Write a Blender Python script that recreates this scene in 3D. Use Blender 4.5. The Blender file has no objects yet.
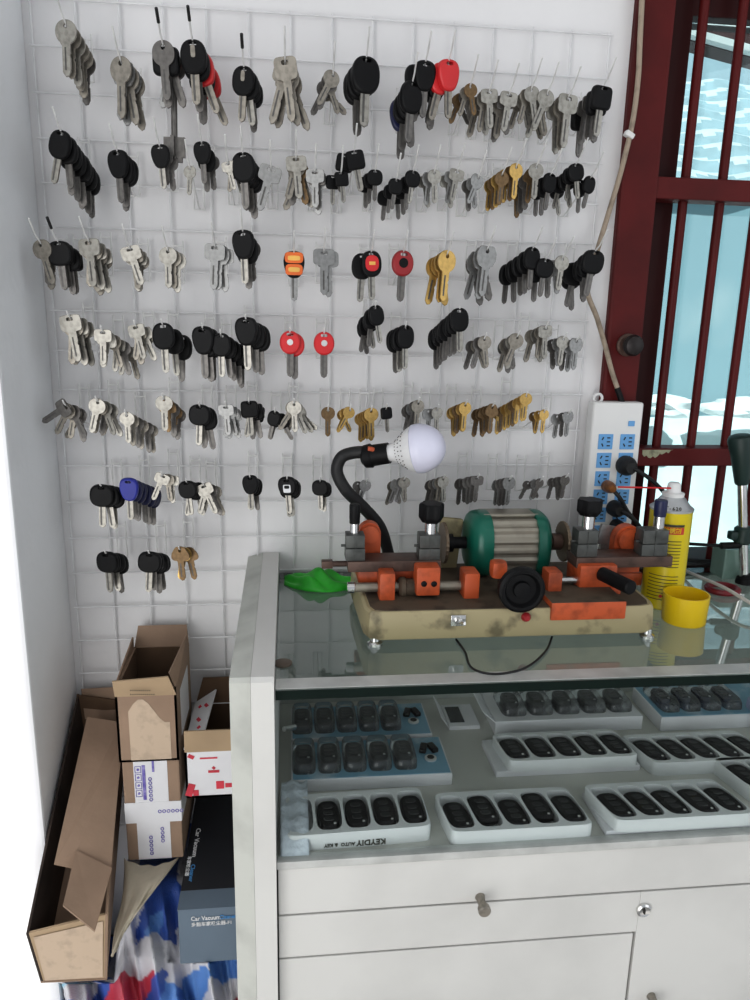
import bpy, bmesh, math, random
from mathutils import Vector, Matrix, Euler
random.seed(7)
sc = bpy.context.scene
COL = sc.collection
PI = math.pi
# ------------------------------------------------------------------ camera frame (metres; wall plane y=0, floor z=0)
F, YAW, PITCH, ROLL = 748.7, .11544, .23723, .02071
CAM = Vector((.2965, -1.02285, 1.3073))
ZT = .9535          # counter glass top
_cy, _sy, _cp, _sp = math.cos(YAW), math.sin(YAW), math.cos(PITCH), math.sin(PITCH)
FW = Vector((_sy * _cp, _cy * _cp, -_sp))
_r0 = Vector((_cy, -_sy, 0)); _u0 = _r0.cross(FW)
_c, _s = math.cos(ROLL), math.sin(ROLL)
RT = _c * _r0 + _s * _u0
UP = -_s * _r0 + _c * _u0
def ray(px, py): return FW + RT * ((px - 375) / F) + UP * ((500 - py) / F)
def at(px, py, Y=0.0):
    d = ray(px, py); return CAM + d * ((Y - CAM.y) / d.y)
def atz(px, py, Z):
    d = ray(px, py); return CAM + d * ((Z - CAM.z) / d.z)

# ------------------------------------------------------------------ materials
def mat(name, col, rough=.5, metal=0., noise=0., nscale=30., col2=None, bump=0., bscale=60., spec=.5, emit=None, coords='Object', dark=.75):
    m = bpy.data.materials.new(name); m.use_nodes = True
    nt = m.node_tree; b = nt.nodes['Principled BSDF']
    b.inputs['Base Color'].default_value = (*col, 1)
    b.inputs['Roughness'].default_value = rough
    b.inputs['Metallic'].default_value = metal
    b.inputs['Specular IOR Level'].default_value = spec
    if noise or bump:
        tc = nt.nodes.new('ShaderNodeTexCoord')
    if noise:
        n = nt.nodes.new('ShaderNodeTexNoise'); n.inputs['Scale'].default_value = nscale; n.inputs['Detail'].default_value = 6
        nt.links.new(tc.outputs[coords], n.inputs['Vector'])
        r = nt.nodes.new('ShaderNodeValToRGB')
        c2 = col2 or tuple(c * dark for c in col)
        lo = .5 - .5 * (1 - noise) * .5
        r.color_ramp.elements[0].position = .32; r.color_ramp.elements[1].position = .32 + .4 * (1.2 - noise)
        r.color_ramp.elements[0].color = (*c2, 1); r.color_ramp.elements[1].color = (*col, 1)
        nt.links.new(n.outputs['Fac'], r.inputs['Fac']); nt.links.new(r.outputs['Color'], b.inputs['Base Color'])
    if bump:
        n2 = nt.nodes.new('ShaderNodeTexNoise'); n2.inputs['Scale'].default_value = bscale
        nt.links.new(tc.outputs[coords], n2.inputs['Vector'])
        bp = nt.nodes.new('ShaderNodeBump'); bp.inputs['Strength'].default_value = bump; bp.inputs['Distance'].default_value = .004
        nt.links.new(n2.outputs['Fac'], bp.inputs['Height']); nt.links.new(bp.outputs['Normal'], b.inputs['Normal'])
    if emit:
        b.inputs['Emission Color'].default_value = (*emit[:3], 1); b.inputs['Emission Strength'].default_value = emit[3]
    return m
def clear(name, tint=(1, 1, 1), refl=1.0, ior=1.5, rough=.0, base=0.0, haze=0.0, hazecol=(.9, .9, .9)):
    m = bpy.data.materials.new(name); m.use_nodes = True
    nt = m.node_tree; nt.nodes.clear(); L = nt.links.new
    o = nt.nodes.new('ShaderNodeOutputMaterial')
    t = nt.nodes.new('ShaderNodeBsdfTransparent'); t.inputs[0].default_value = (*tint, 1)
    g = nt.nodes.new('ShaderNodeBsdfGlossy'); g.inputs['Roughness'].default_value = rough
    mx = nt.nodes.new('ShaderNodeMixShader')
    fr = nt.nodes.new('ShaderNodeFresnel'); fr.inputs[0].default_value = ior
    mm = nt.nodes.new('ShaderNodeMath'); mm.operation = 'MULTIPLY_ADD'; mm.inputs[1].default_value = refl; mm.inputs[2].default_value = base
    mm.use_clamp = True
    L(fr.outputs[0], mm.inputs[0]); L(mm.outputs[0], mx.inputs[0])
    if haze:
        d = nt.nodes.new('ShaderNodeBsdfDiffuse'); d.inputs[0].default_value = (*hazecol, 1)
        h = nt.nodes.new('ShaderNodeMixShader'); h.inputs[0].default_value = haze
        L(t.outputs[0], h.inputs[1]); L(d.outputs[0], h.inputs[2]); L(h.outputs[0], mx.inputs[1])
    else:
        L(t.outputs[0], mx.inputs[1])
    L(g.outputs[0], mx.inputs[2]); L(mx.outputs[0], o.inputs[0])
    return m

M = {}
M['wall'] = mat('painted_wall', (.79, .785, .79), .85, noise=.5, nscale=2.2, dark=.93, bump=.15, bscale=40)
M['wall_side'] = mat('side_wall_paint', (.82, .835, .85), .85, noise=.6, nscale=5, dark=.93, bump=.2, bscale=50)
M['wall_front'] = mat('sunlit_pier_tone', (.9, .9, .92), .85, noise=.4, nscale=3, dark=.95)
M['floor'] = mat('concrete_floor', (.42, .41, .4), .8, noise=.6, nscale=6)
M['wire'] = mat('white_coated_wire', (.80, .80, .81), .4, noise=.3, nscale=40, dark=.85)
M['hook'] = mat('chromed_hook_wire', (.80, .80, .79), .4, 0, noise=.3, nscale=50)
M['black'] = mat('black_plastic', (.007, .007, .008), .5, noise=.4, nscale=60, dark=.6, spec=.22)
M['navy'] = mat('navy_plastic', (.012, .016, .07), .4, noise=.3)
M['blue'] = mat('blue_plastic', (.02, .03, .30), .4, noise=.3)
M['red'] = mat('red_plastic', (.62, .025, .03), .4, noise=.3, dark=.85)
M['dkred'] = mat('dark_red_plastic', (.33, .02, .025), .4, noise=.3)
M['orange'] = mat('orange_enamel', (.78, .17, .03), .35, noise=.3)
M['yellowbadge'] = mat('yellow_badge', (.85, .5, .12), .4, noise=.3)
M['nickel'] = mat('nickel_metal', (.39, .375, .34), .42, .85, noise=.6, nscale=160, dark=.7)
M['tan'] = mat('dull_nickel_metal', (.33, .305, .265), .45, .75, noise=.6, nscale=160, dark=.7)
M['steel'] = mat('dull_steel', (.19, .18, .17), .42, .7, noise=.5, nscale=200, dark=.75)
M['grey'] = mat('grey_steel', (.32, .32, .315), .40, .7, noise=.5, nscale=200, dark=.8)
M['brass'] = mat('brass_metal', (.55, .37, .13), .33, .75, noise=.5, nscale=200, dark=.8)
M['bronze'] = mat('bronze_metal', (.22, .145, .075), .42, .65, noise=.5, nscale=200, dark=.7)
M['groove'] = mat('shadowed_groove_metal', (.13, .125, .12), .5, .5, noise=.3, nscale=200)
M['silver'] = mat('silver_disc', (.75, .75, .74), .3, .6, noise=.3)
M['whitepl'] = mat('white_plastic', (.78, .78, .77), .45, noise=.3, nscale=10, dark=.93)
M['counter'] = mat('cream_painted_wood', (.66, .655, .63), .55, noise=.55, nscale=7, dark=.9)
M['counter2'] = mat('worn_grey_painted_edge', (.54, .55, .51), .6, noise=.6, nscale=16, dark=.78)
M['panelback'] = mat('cabinet_lining', (.52, .555, .53), .6, noise=.4, nscale=6, dark=.88)
M['shelf'] = mat('shelf_board', (.60, .60, .56), .5, noise=.4, nscale=8, dark=.92)
M['edgeglass'] = mat('dark_green_glass_edge', (.006, .016, .013), .35, noise=.2, spec=.12)
M['alu'] = mat('pale_aluminium', (.62, .63, .61), .4, .2, noise=.3)
M['gap'] = mat('dark_gap', (.03, .028, .025), .8, noise=.3)
M['glass_top'] = clear('counter_glass_top', (.68, .74, .70), 2.1, 1.52, haze=.03, hazecol=(.3, .38, .35))
M['glass_clear'] = clear('counter_glass_inner', (.97, .99, .98), 0.0)
M['glass_front'] = clear('counter_front_glass', (.93, .945, .95), .22, 1.5)
M['film'] = clear('clear_film', (.93, .95, .96), .9, 1.45, rough=.10, base=.01, haze=.05, hazecol=(.8, .85, .88))
M['winglass'] = clear('window_glass', (.86, .96, .98), .8, 1.5)
M['maroon'] = mat('maroon_painted_wood', (.105, .009, .009), .5, spec=.25, noise=.6, nscale=9, dark=.65)
M['maroon_dk'] = mat('dark_maroon_sash', (.040, .008, .008), .5, spec=.2, noise=.5, nscale=9, dark=.7)
M['chip'] = mat('chipped_paint', (.36, .36, .25), .8, noise=.7, nscale=160, dark=.55)
M['cream'] = mat('cream_cast_iron', (.38, .325, .19), .5, noise=.9, nscale=26, dark=.42)
M['grime'] = mat('grimy_top', (.10, .075, .05), .7, noise=.8, nscale=40, dark=.5)
M['mgreen'] = mat('motor_green', (.008, .14, .095), .3, noise=.5, nscale=20, dark=.6)
M['malu'] = mat('motor_aluminium', (.36, .335, .28), .42, .6, noise=.7, nscale=20, dark=.65)
M['rust'] = mat('brown_oiled_steel', (.12, .075, .06), .45, .4, noise=.7, nscale=40, dark=.5)
M['morange'] = mat('machine_orange', (.52, .10, .03), .45, noise=.7, nscale=50, dark=.55)
M['chrome'] = mat('chrome', (.78, .78, .77), .15, .95, noise=.2)
M['vise'] = mat('vise_steel', (.11, .115, .11), .42, .5, noise=.6, nscale=60, dark=.6)
M['wheel'] = mat('cutter_steel', (.22, .17, .12), .45, .6, noise=.6, nscale=40)
M['bulb'] = mat('frosted_bulb', (.70, .70, .82), .35, noise=.2, nscale=10, dark=.95)
M['bulbbase'] = mat('bulb_white_base', (.80, .80, .80), .4, noise=.2, dark=.95)
M['rubber'] = mat('black_rubber', (.014, .014, .015), .55, noise=.4, nscale=80, bump=.2, bscale=200)
M['greenbag'] = mat('green_plastic_bag', (.03, .48, .03), .35, noise=.5, nscale=30, dark=.6)
M['canyel'] = mat('yellow_can_paint', (.72, .58, .01), .3, noise=.2, nscale=10, dark=.92)
M['capyel'] = mat('yellow_cap_plastic', (.80, .56, .01), .35, noise=.2, nscale=10, dark=.93)
M['canshoulder'] = mat('tin_shoulder', (.62, .64, .65), .3, .5, noise=.2)
M['ink'] = mat('dark_ink', (.05, .05, .03), .6, noise=.2)
M['inkred'] = mat('red_ink', (.60, .06, .03), .6, noise=.2)
M['socket'] = mat('blue_socket_face', (.16, .40, .72), .45, noise=.2, nscale=20, dark=.92)
M['plugbrown'] = mat('amber_plug', (.28, .11, .03), .3, noise=.7, nscale=80, dark=.4)
M['dkgreen'] = mat('dark_green_grip', (.012, .035, .03), .45, noise=.3)
M['cordtan'] = mat('grimy_tan_cable', (.38, .31, .24), .6, noise=.7, nscale=60, dark=.6)
M['cordwhite'] = mat('white_cord', (.72, .70, .68), .5, noise=.3)
M['redtape'] = mat('dark_red_ring', (.20, .012, .02), .4, noise=.3)
M['card'] = mat('brown_cardboard', (.35, .245, .175), .85, noise=.5, nscale=14, dark=.82, bump=.15, bscale=80)
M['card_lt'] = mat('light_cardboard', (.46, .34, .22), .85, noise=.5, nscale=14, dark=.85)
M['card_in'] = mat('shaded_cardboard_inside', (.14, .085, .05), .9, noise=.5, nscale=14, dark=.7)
M['card_shade'] = mat('shadow_dark_cardboard', (.05, .035, .028), .9, noise=.6, nscale=20, dark=.5)
M['tape'] = mat('clear_packing_tape', (.56, .44, .33), .25, noise=.8, nscale=70, dark=.86)
M['label'] = mat('white_paper', (.76, .76, .78), .6, noise=.3, nscale=20, dark=.93)
M['purple'] = mat('purple_print', (.10, .07, .38), .6, noise=.4, nscale=120, col2=(.35, .32, .6))
M['redprint'] = mat('red_print', (.65, .05, .08), .6, noise=.3)
M['boxblack'] = mat('matt_black_card', (.012, .013, .018), .5, noise=.4, nscale=8)
M['boxgrey'] = mat('slate_grey_card', (.15, .20, .255), .5, noise=.3, nscale=12, dark=.88)
M['txtwhite'] = mat('white_lettering', (.85, .85, .86), .5, noise=.1)
M['txtblue'] = mat('blue_lettering', (.08, .30, .62), .5, noise=.1)
M['beige'] = mat('beige_cloth', (.50, .45, .36), .9, noise=.4, nscale=30, dark=.8, bump=.2, bscale=90)
M['traypl'] = mat('white_tray', (.74, .76, .76), .4, noise=.2, nscale=10, dark=.95)
M['bluecard'] = mat('blue_backing_card', (.20, .38, .50), .4, noise=.8, nscale=22, col2=(.52, .60, .65))
M['fob'] = mat('fob_black', (.006, .0065, .008), .35, noise=.3, nscale=30, dark=.6, spec=.25)
M['fobblue'] = mat('fob_dark_blue', (.010, .018, .045), .25, noise=.3, nscale=30, dark=.6, spec=.35)
M['fobbtn'] = mat('fob_button', (.022, .023, .025), .35, noise=.3, nscale=40)
M['tissue'] = mat('bubble_sheet', (.62, .68, .74), .3, noise=.8, nscale=60, dark=.85, bump=.6, bscale=150)
M['lavender'] = mat('lavender_plastic', (.42, .46, .66), .4, noise=.2)
M['screen'] = mat('dark_screen', (.02, .022, .028), .2, noise=.2)
M['pier'] = M['wall_front']
M['ext_cyan'] = mat('faded_cyan_sheet', (.27, .41, .45), .6, noise=.8, nscale=1.6, col2=(.40, .50, .52))
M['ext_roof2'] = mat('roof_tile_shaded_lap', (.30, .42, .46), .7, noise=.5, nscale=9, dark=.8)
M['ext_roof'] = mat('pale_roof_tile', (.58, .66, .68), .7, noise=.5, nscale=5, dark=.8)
M['ext_wall'] = mat('pale_far_wall', (.40, .52, .57), .8, noise=.5, nscale=4, dark=.9)
M['ext_white'] = mat('bright_ground', (.66, .74, .73), .9, noise=.7, nscale=2.5, dark=.82)
M['ext_rubble'] = mat('white_rubble', (.84, .86, .84), .9, noise=.6, nscale=6, dark=.8)
M['ext_eave'] = mat('dark_eave', (.055, .016, .015), .6, noise=.4, nscale=6)
M['acrylic'] = clear('clear_acrylic', (.9, .92, .92), 1.2, 1.49, base=.05, haze=.25, hazecol=(.75, .75, .75))

# ------------------------------------------------------------------ mesh helpers
def mk(name, bm, m, parent=None, smooth=False, loc=None, sharp=35):
    me = bpy.data.meshes.new(name)
    bmesh.ops.recalc_face_normals(bm, faces=bm.faces)
    bm.to_mesh(me); bm.free()
    for x in (m if isinstance(m, (list, tuple)) else [m]): me.materials.append(x)
    if smooth:
        me.polygons.foreach_set('use_smooth', [True] * len(me.polygons))
        try: me.set_sharp_from_angle(angle=math.radians(sharp))
        except Exception: pass
    o = bpy.data.objects.new(name, me); COL.objects.link(o)
    if parent is not None:
        o.parent = parent
        o.matrix_parent_inverse = Matrix.LocRotScale(parent.location, parent.rotation_euler, parent.scale).inverted() if not parent.parent else Matrix()
    if loc is not None: o.location = loc
    return o
def tag(o, label=None, cat=None, group=None, kind=None):
    if label: o['label'] = label
    if cat: o['category'] = cat
    if group: o['group'] = group
    if kind: o['kind'] = kind
    return o
def empty(name, loc=(0, 0, 0), label=None, cat=None, group=None, kind=None, rotz=0):
    o = bpy.data.objects.new(name, None); o.empty_display_size = .02; COL.objects.link(o)
    o.location = loc; o.rotation_euler = (0, 0, rotz)
    return tag(o, label, cat, group, kind)
def B(): return bmesh.new()
def box(bm, c, s, bev=0., seg=2, mi=0, rot=None):
    n0 = len(bm.verts)
    r = bmesh.ops.create_cube(bm, size=1.0)
    vs = r['verts']
    bmesh.ops.scale(bm, vec=s, verts=vs)
    if bev:
        es = list({e for v in vs for e in v.link_edges})
        rr = bmesh.ops.bevel(bm, geom=es, offset=bev, segments=seg, profile=.6, affect='EDGES')
        vs = list({v for f in rr['faces'] for v in f.verts} | {v for v in vs if v.is_valid})
    if rot is not None:
        bmesh.ops.rotate(bm, cent=(0, 0, 0), matrix=Euler(rot).to_matrix(), verts=vs)
    bmesh.ops.translate(bm, vec=c, verts=vs)
    if mi:
        for f in {f for v in vs for f in v.link_faces}: f.material_index = mi
    return vs
def box2(bm, lo, hi, bev=0., **k):
    lo, hi = Vector(lo), Vector(hi)
    return box(bm, (lo + hi) / 2, hi - lo, bev, **k)
def frame_of(d):
    d = d.normalized(); a = Vector((0, 0, 1)) if abs(d.z) < .9 else Vector((1, 0, 0))
    u = d.cross(a).normalized(); return u, d.cross(u).normalized()
def lathe(bm, p0, axis, prof, n=24, mi=0, caps=True):
    """prof: list of (distance along axis, radius)"""
    p0, axis = Vector(p0), Vector(axis).normalized(); u, v = frame_of(axis)
    rings = []
    for t, r in prof:
        rings.append([bm.verts.new(p0 + axis * t + (u * math.cos(2 * PI * k / n) + v * math.sin(2 * PI * k / n)) * r) for k in range(n)])
    fs = []
    for a, b in zip(rings, rings[1:]):
        for k in range(n): fs.append(bm.faces.new((a[k], a[(k + 1) % n], b[(k + 1) % n], b[k])))
    if caps: fs.append(bm.faces.new(rings[0][::-1])); fs.append(bm.faces.new(rings[-1]))
    for f in fs: f.material_index = mi
    return fs
def cyl(bm, p0, p1, r, n=20, mi=0, r2=None, ch=0.):
    p0, p1 = Vector(p0), Vector(p1); L = (p1 - p0).length; r2 = r if r2 is None else r2
    pr = [(0, r - ch), (ch, r), (L - ch, r2), (L, r2 - ch)] if ch else [(0, r), (L, r2)]
    return lathe(bm, p0, p1 - p0, pr, n, mi)
def tube(bm, pts, r, n=6, mi=0, closed=False, rr=None):
    pts = [Vector(p) for p in pts]; rings = []; u = None; N = len(pts)
    for i, p in enumerate(pts):
        a = pts[i - 1] if (i > 0 or closed) else p; b = pts[(i + 1) % N] if (i < N - 1 or closed) else p
        d = (b - a).normalized()
        if u is None: u, _ = frame_of(d)
        u = (u - d * u.dot(d)).normalized(); v = d.cross(u)
        q = rr[i] if rr else r
        rings.append([bm.verts.new(p + (u * math.cos(2 * PI * k / n) + v * math.sin(2 * PI * k / n)) * q) for k in range(n)])
    prs = list(zip(rings, rings[1:])) + ([(rings[-1], rings[0])] if closed else [])
    for a, b in prs:
        for k in range(n):
            f = bm.faces.new((a[k], a[(k + 1) % n], b[(k + 1) % n], b[k])); f.material_index = mi
    if not closed:
        bm.faces.new(rings[0][::-1]).material_index = mi; bm.faces.new(rings[-1]).material_index = mi
def spline(pts, n=8):
    pts = [Vector(p) for p in pts]; P = [pts[0]] + pts + [pts[-1]]; out = []
    for i in range(1, len(P) - 2):
        p0, p1, p2, p3 = P[i - 1:i + 3]
        for k in range(n):
            t = k / n
            out.append(.5 * ((2 * p1) + (p2 - p0) * t + (2 * p0 - 5 * p1 + 4 * p2 - p3) * t * t + (3 * p1 - p0 - 3 * p2 + p3) * t ** 3))
    out.append(pts[-1]); return out
def chaikin(p, it=2):
    for _ in range(it):
        q = []
        for i in range(len(p)):
            a, b = p[i], p[(i + 1) % len(p)]
            q += [(a[0] * .75 + b[0] * .25, a[1] * .75 + b[1] * .25), (a[0] * .25 + b[0] * .75, a[1] * .25 + b[1] * .75)]
        p = q
    return p
def sell(a, b, n=2.4, c=(0, 0), k=28):
    o = []
    for i in range(k):
        t = 2 * PI * i / k; ct, st = math.cos(t), math.sin(t)
        o.append((c[0] + a * math.copysign(abs(ct) ** (2 / n), ct), c[1] + b * math.copysign(abs(st) ** (2 / n), st)))
    return o
def plate(bm, outline, layers, holes=(), fn=None, mi=0):
    """stack the 2-D outline (and holes) at layers [(depth, scale)]; capped at both ends. fn maps (x, y2d, depth) to a point."""
    fn = fn or (lambda x, z, d: (x, d, z))
    cx = sum(p[0] for p in outline) / len(outline); cz = sum(p[1] for p in outline) / len(outline)
    loops = [outline] + list(holes); levels = []
    for d, s in layers:
        lv = []
        for li, L in enumerate(loops):
            if li == 0: lv.append([bm.verts.new(fn(cx + (x - cx) * s, cz + (z - cz) * s, d)) for x, z in L])
            else: lv.append([bm.verts.new(fn(x, z, d)) for x, z in L])
        levels.append(lv)
    fs = []
    for a, b in zip(levels, levels[1:]):
        for la, lb in zip(a, b):
            n = len(la)
            for k in range(n): fs.append(bm.faces.new((la[k], la[(k + 1) % n], lb[(k + 1) % n], lb[k])))
    for lv in (levels[0], levels[-1]):
        if not holes:
            fs.append(bm.faces.new(lv[0]))
        else:
            es = []
            for l in lv:
                for k in range(len(l)):
                    e = bm.edges.get((l[k], l[(k + 1) % len(l)])); es.append(e)
            r = bmesh.ops.triangle_fill(bm, edges=es, use_beauty=True, use_dissolve=False)
            fs += [g for g in r['geom'] if isinstance(g, bmesh.types.BMFace)]
    for f in fs: f.material_index = mi
    return fs
def quadsheet(bm, fn, nu, nv, mi=0):
    g = [[bm.verts.new(fn(i / nu, j / nv)) for i in range(nu + 1)] for j in range(nv + 1)]
    for j in range(nv):
        for i in range(nu):
            f = bm.faces.new((g[j][i], g[j][i + 1], g[j + 1][i + 1], g[j + 1][i])); f.material_index = mi
    return g
def slabq(bm, p, t, mi=0):
    """a flat four-cornered board of thickness t (behind its normal)"""
    p = [Vector(v) for v in p]; n = (p[1] - p[0]).cross(p[-1] - p[0]).normalized()
    a = [bm.verts.new(v) for v in p]; b = [bm.verts.new(v - n * t) for v in p]
    k = len(p); fs = [bm.faces.new(a), bm.faces.new(b[::-1])]
    for i in range(k): fs.append(bm.faces.new((a[i], b[i], b[(i + 1) % k], a[(i + 1) % k])))
    for f in fs: f.material_index = mi
def text(name, body, size, m, parent, matrix, align='CENTER', ext=.0002, sx=1.0):
    cu = bpy.data.curves.new(name, 'FONT'); cu.body = body; cu.size = size; cu.align_x = align; cu.align_y = 'CENTER'; cu.extrude = ext; cu.offset = size * .018
    cu.resolution_u = 2
    t = bpy.data.objects.new(name, cu); COL.objects.link(t)
    bpy.context.view_layer.update()
    me = bpy.data.meshes.new_from_object(t.evaluated_get(bpy.context.evaluated_depsgraph_get()))
    bpy.data.objects.remove(t); bpy.data.curves.remove(cu)
    me.name = name; me.materials.clear(); me.materials.append(m)
    me.transform(matrix @ Matrix.Diagonal((sx, 1, 1, 1)))
    o = bpy.data.objects.new(name, me); COL.objects.link(o)
    o.parent = parent
    o.matrix_parent_inverse = Matrix.LocRotScale(parent.location, parent.rotation_euler, parent.scale).inverted() if not parent.parent else Matrix()
    return o
def face_matrix(p, right, up):
    r = Vector(right).normalized(); u = Vector(up); u = (u - r * u.dot(r)).normalized(); n = r.cross(u)
    m = Matrix((r, u, n)).transposed().to_4x4(); m.translation = Vector(p) + n * .0004
    return m

# ================================================================== SETTING
def struct(name, bm, m, parent=None, **k):
    o = mk(name, bm, m, parent, **k)
    if parent is None: o['kind'] = 'structure'
    return o
WX0, WX1 = -.0105, .7435      # back wall between the left pier and the window
ZC = 2.45
b = B(); box2(b, (-1.6, -3.2, -.05), (2.2, .12, 0)); struct('floor', b, M['floor'])
b = B(); box2(b, (-.012, -2.6, ZC), (2.2, .12, ZC + .05)); struct('ceiling', b, M['wall'])  # unseen ceiling, sized to block sun indoors and leave the pier lit
b = B(); box2(b, (WX0 - .3, 0, 0), (WX1, .12, ZC))
box2(b, (WX1, 0, 0), (1.7, .12, ZT - .012)); box2(b, (WX1, 0, 1.80), (1.7, .12, ZC)); struct('wall_back', b, M['wall'])
b = B()
box2(b, (WX0 - .9, -.176, 0), (WX0, 0, ZC), .004)
o = struct('wall_left', b, [M['wall_side'], M['wall_front']])
for p in o.data.polygons:
    if p.normal.y < -.6: p.material_index = 1  # front face paler: sunlit brightness put into its colour

# window: maroon frame, sash, rails, round bars, glass
win = empty('window_1', (1.1, .05, ZT), kind='structure')
b = B()
box2(b, (.7310, -.012, ZT - .02), (.7815, .10, 1.80), .004)
box2(b, (.7425, -.012, 1.765), (1.66, .10, 1.80), .003)
mk('frame_post', b, M['maroon'], win)
XS = .5 * (at(687, 76, .04).x + at(660, 300, .04).x); print('XS', XS)
b = B(); box2(b, (.7815, .035, ZT), (XS, .085, 1.765), .002)
mk('sash_stile', b, M['maroon_dk'], win)  # sash set back in shade; that shade is put into the darker maroon
b = B(); box2(b, (.7815, .036, 1.705), (1.66, .085, 1.765), .002); mk('sash_top_rail', b, M['maroon_dk'], win)
for z0, z1 in ((1.471, 1.4985), (1.1075, 1.1335)):
    b = B(); box2(b, (.7815, -.006, z0), (1.66, .030, z1), .002); mk('cross_rail', b, M['maroon'], win)
b = B(); box2(b, (.7815, -.004, ZT - .012), (1.66, .08, ZT + .004), .002); mk('sill_board', b, M['maroon_dk'], win)
for k in range(8):
    x = .8325 + k * .0535
    b = B(); cyl(b, (x, .016, ZT + .004), (x, .016, 1.765), .0063, 12); mk('bar', b, M['maroon'], win, True)
b = B(); box2(b, (.8115, .058, ZT + .004), (1.66, .062, 1.705)); mk('pane', b, M['winglass'], win)
b = B()                                              # flaked patch on the lower rail
q0 = at(642, 457, -.0066)
o_ = [(q0.x + .046 * t, 1.1325 - .0008) for t in [k / 14 for k in range(15)]] + [(q0.x + .046 * t, 1.1325 - .012 * (math.sin(PI * min(1, t * 1.25 + .12)) ** .5 if t < .7 else .45 * (1 - t) / .3 + .1) - .002 * math.sin(31 * t)) for t in [1 - k / 14 for k in range(15)]]
plate(b, o_, [(-.0068, 1), (-.0058, 1)])
mk('flaked_paint_patch', b, M['chip'], win)
# round knob on the frame post
kn = empty('door_knob', at(627, 345, -.012), 'dark round knob on the maroon window post', 'knob')
p = at(627, 345, -.012)
b = B(); lathe(b, p, (0, -1, 0), [(0, .0155), (.003, .0155), (.005, .013)], 24); mk('rose', b, M['rust'], kn, True)
b = B(); lathe(b, p + Vector((0, -.005, 0)), (0, -1, 0), [(0, .007), (.006, .008), (.009, .0125), (.015, .0145), (.021, .012), (.024, .006)], 24)
mk('grip', b, mat('dark_knob_metal', (.035, .03, .03), .4, .5, noise=.5), kn, True)

# ---- outside, seen through the window
b = B(); box2(b, (-3, .6, -.3), (9, 9, -.1)); struct('exterior_ground', b, M['ext_white'])
b = B()
g = quadsheet(b, lambda u, v: (-1 + 8 * u, 1.55 + 1.0 * v, -.1 + .95 * v + .03 * math.sin(9 * u + 3 * v)), 40, 10)
struct('exterior_bank', b, M['ext_white'], smooth=True)
b = B()                                               # cyan sheeting wall
g = quadsheet(b, lambda u, v: (-1 + 8 * u, 2.6 + .02 * math.sin(37 * u), .6 + 1.33 * v), 60, 4)
struct('exterior_sheeting_wall', b, M['ext_cyan'], smooth=True)
b = B()                                               # tiled roof rising behind it: rows of rounded tiles along x
def roof(u, v):
    s = v * 9; fr = s - math.floor(s) if v < 1 else 1
    return (-1 + 9 * u, 2.55 + 1.5 * v, 1.925 + .90 * v + .045 * math.sin(fr * PI) + .014 * math.sin(130 * u))
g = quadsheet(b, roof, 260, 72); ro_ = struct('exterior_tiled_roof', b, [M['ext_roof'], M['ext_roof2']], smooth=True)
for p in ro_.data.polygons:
    if ((p.center.y - 2.55) / 1.5 * 9 + .12 * math.sin(p.center.x * 18)) % 1 < .42: p.material_index = 1  # lap shading between tile rows painted as a darker material
b = B(); box2(b, (-1, 4.1, 1.7), (9, 4.3, 4.6)); struct('exterior_far_wall', b, M['ext_wall'])
b = B()
def slope_box(x0, x1, y0, y1, z0, z1, h):
    vs = [(x0, y0, z0), (x1, y0, z1), (x1, y1, z1), (x0, y1, z0)]
    slabq(b, [(x, y, z + h) for x, y, z in vs], h)
e0, e1 = at(692, 33, .55), at(745, 48, .55); sl = (e1.z - e0.z) / (e1.x - e0.x)
slope_box(.9, 2.6, .55, .60, e0.z + sl * (.9 - e0.x), e0.z + sl * (2.6 - e0.x), .9)
struct('exterior_eave', b, M['ext_eave'])
b = B()
slope_box(.9, 2.6, .53, .55, e0.z - .012 + sl * (.9 - e0.x), e0.z - .012 + sl * (2.6 - e0.x), .012); struct('exterior_eave_trim', b, M['ext_rubble'])
def rubble(x, y, z, s, i):
    b = B(); bmesh.ops.create_icosphere(b, subdivisions=3, radius=1)
    rnd = random.Random(i)
    ph = [rnd.random() * 6 for _ in range(6)]
    for v in b.verts:
        q = v.co.copy()
        k = 1 + .18 * math.sin(3 * q.x + ph[0]) + .15 * math.sin(4 * q.y + ph[1]) + .14 * math.sin(5 * q.z + ph[2]) + .08 * math.sin(9 * q.x + 7 * q.z + ph[3])
        v.co = Vector((x + q.x * k * s[0], y + q.y * k * s[1], z + q.z * k * s[2]))
    return b
for i, (px, py, s, lab) in enumerate(((745, 404, (.20, .10, .06), 'white heap of broken plaster outside the window, behind the tall lever'),
                                      (664, 402, (.16, .10, .045), 'low white heap of broken plaster outside the window, beside the dark sash'))):
    p = at(px, py, 2.3)
    tag(mk('plaster_heap', rubble(p.x, 2.3, p.z - .02, s, i), M['ext_rubble'], smooth=True), lab, 'rubble')

# ================================================================== WIRE GRID PANEL
gx = [i * .05 for i in range(15)]
ZG = 1.66
b = B(); wy = -.007
for x in gx: cyl(b, (x, wy, ZG + .004), (x, wy, ZG - 22 * .05), .00125, 6)
for r in range(23): cyl(b, (-.003, wy - .0024, ZG - r * .05), (.703, wy - .0024, ZG - r * .05), .00125, 6)
tag(mk('wire_grid_panel', b, M['wire'], smooth=True), 'white wire grid panel on the back wall carrying rows of keys', 'display grid')

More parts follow.
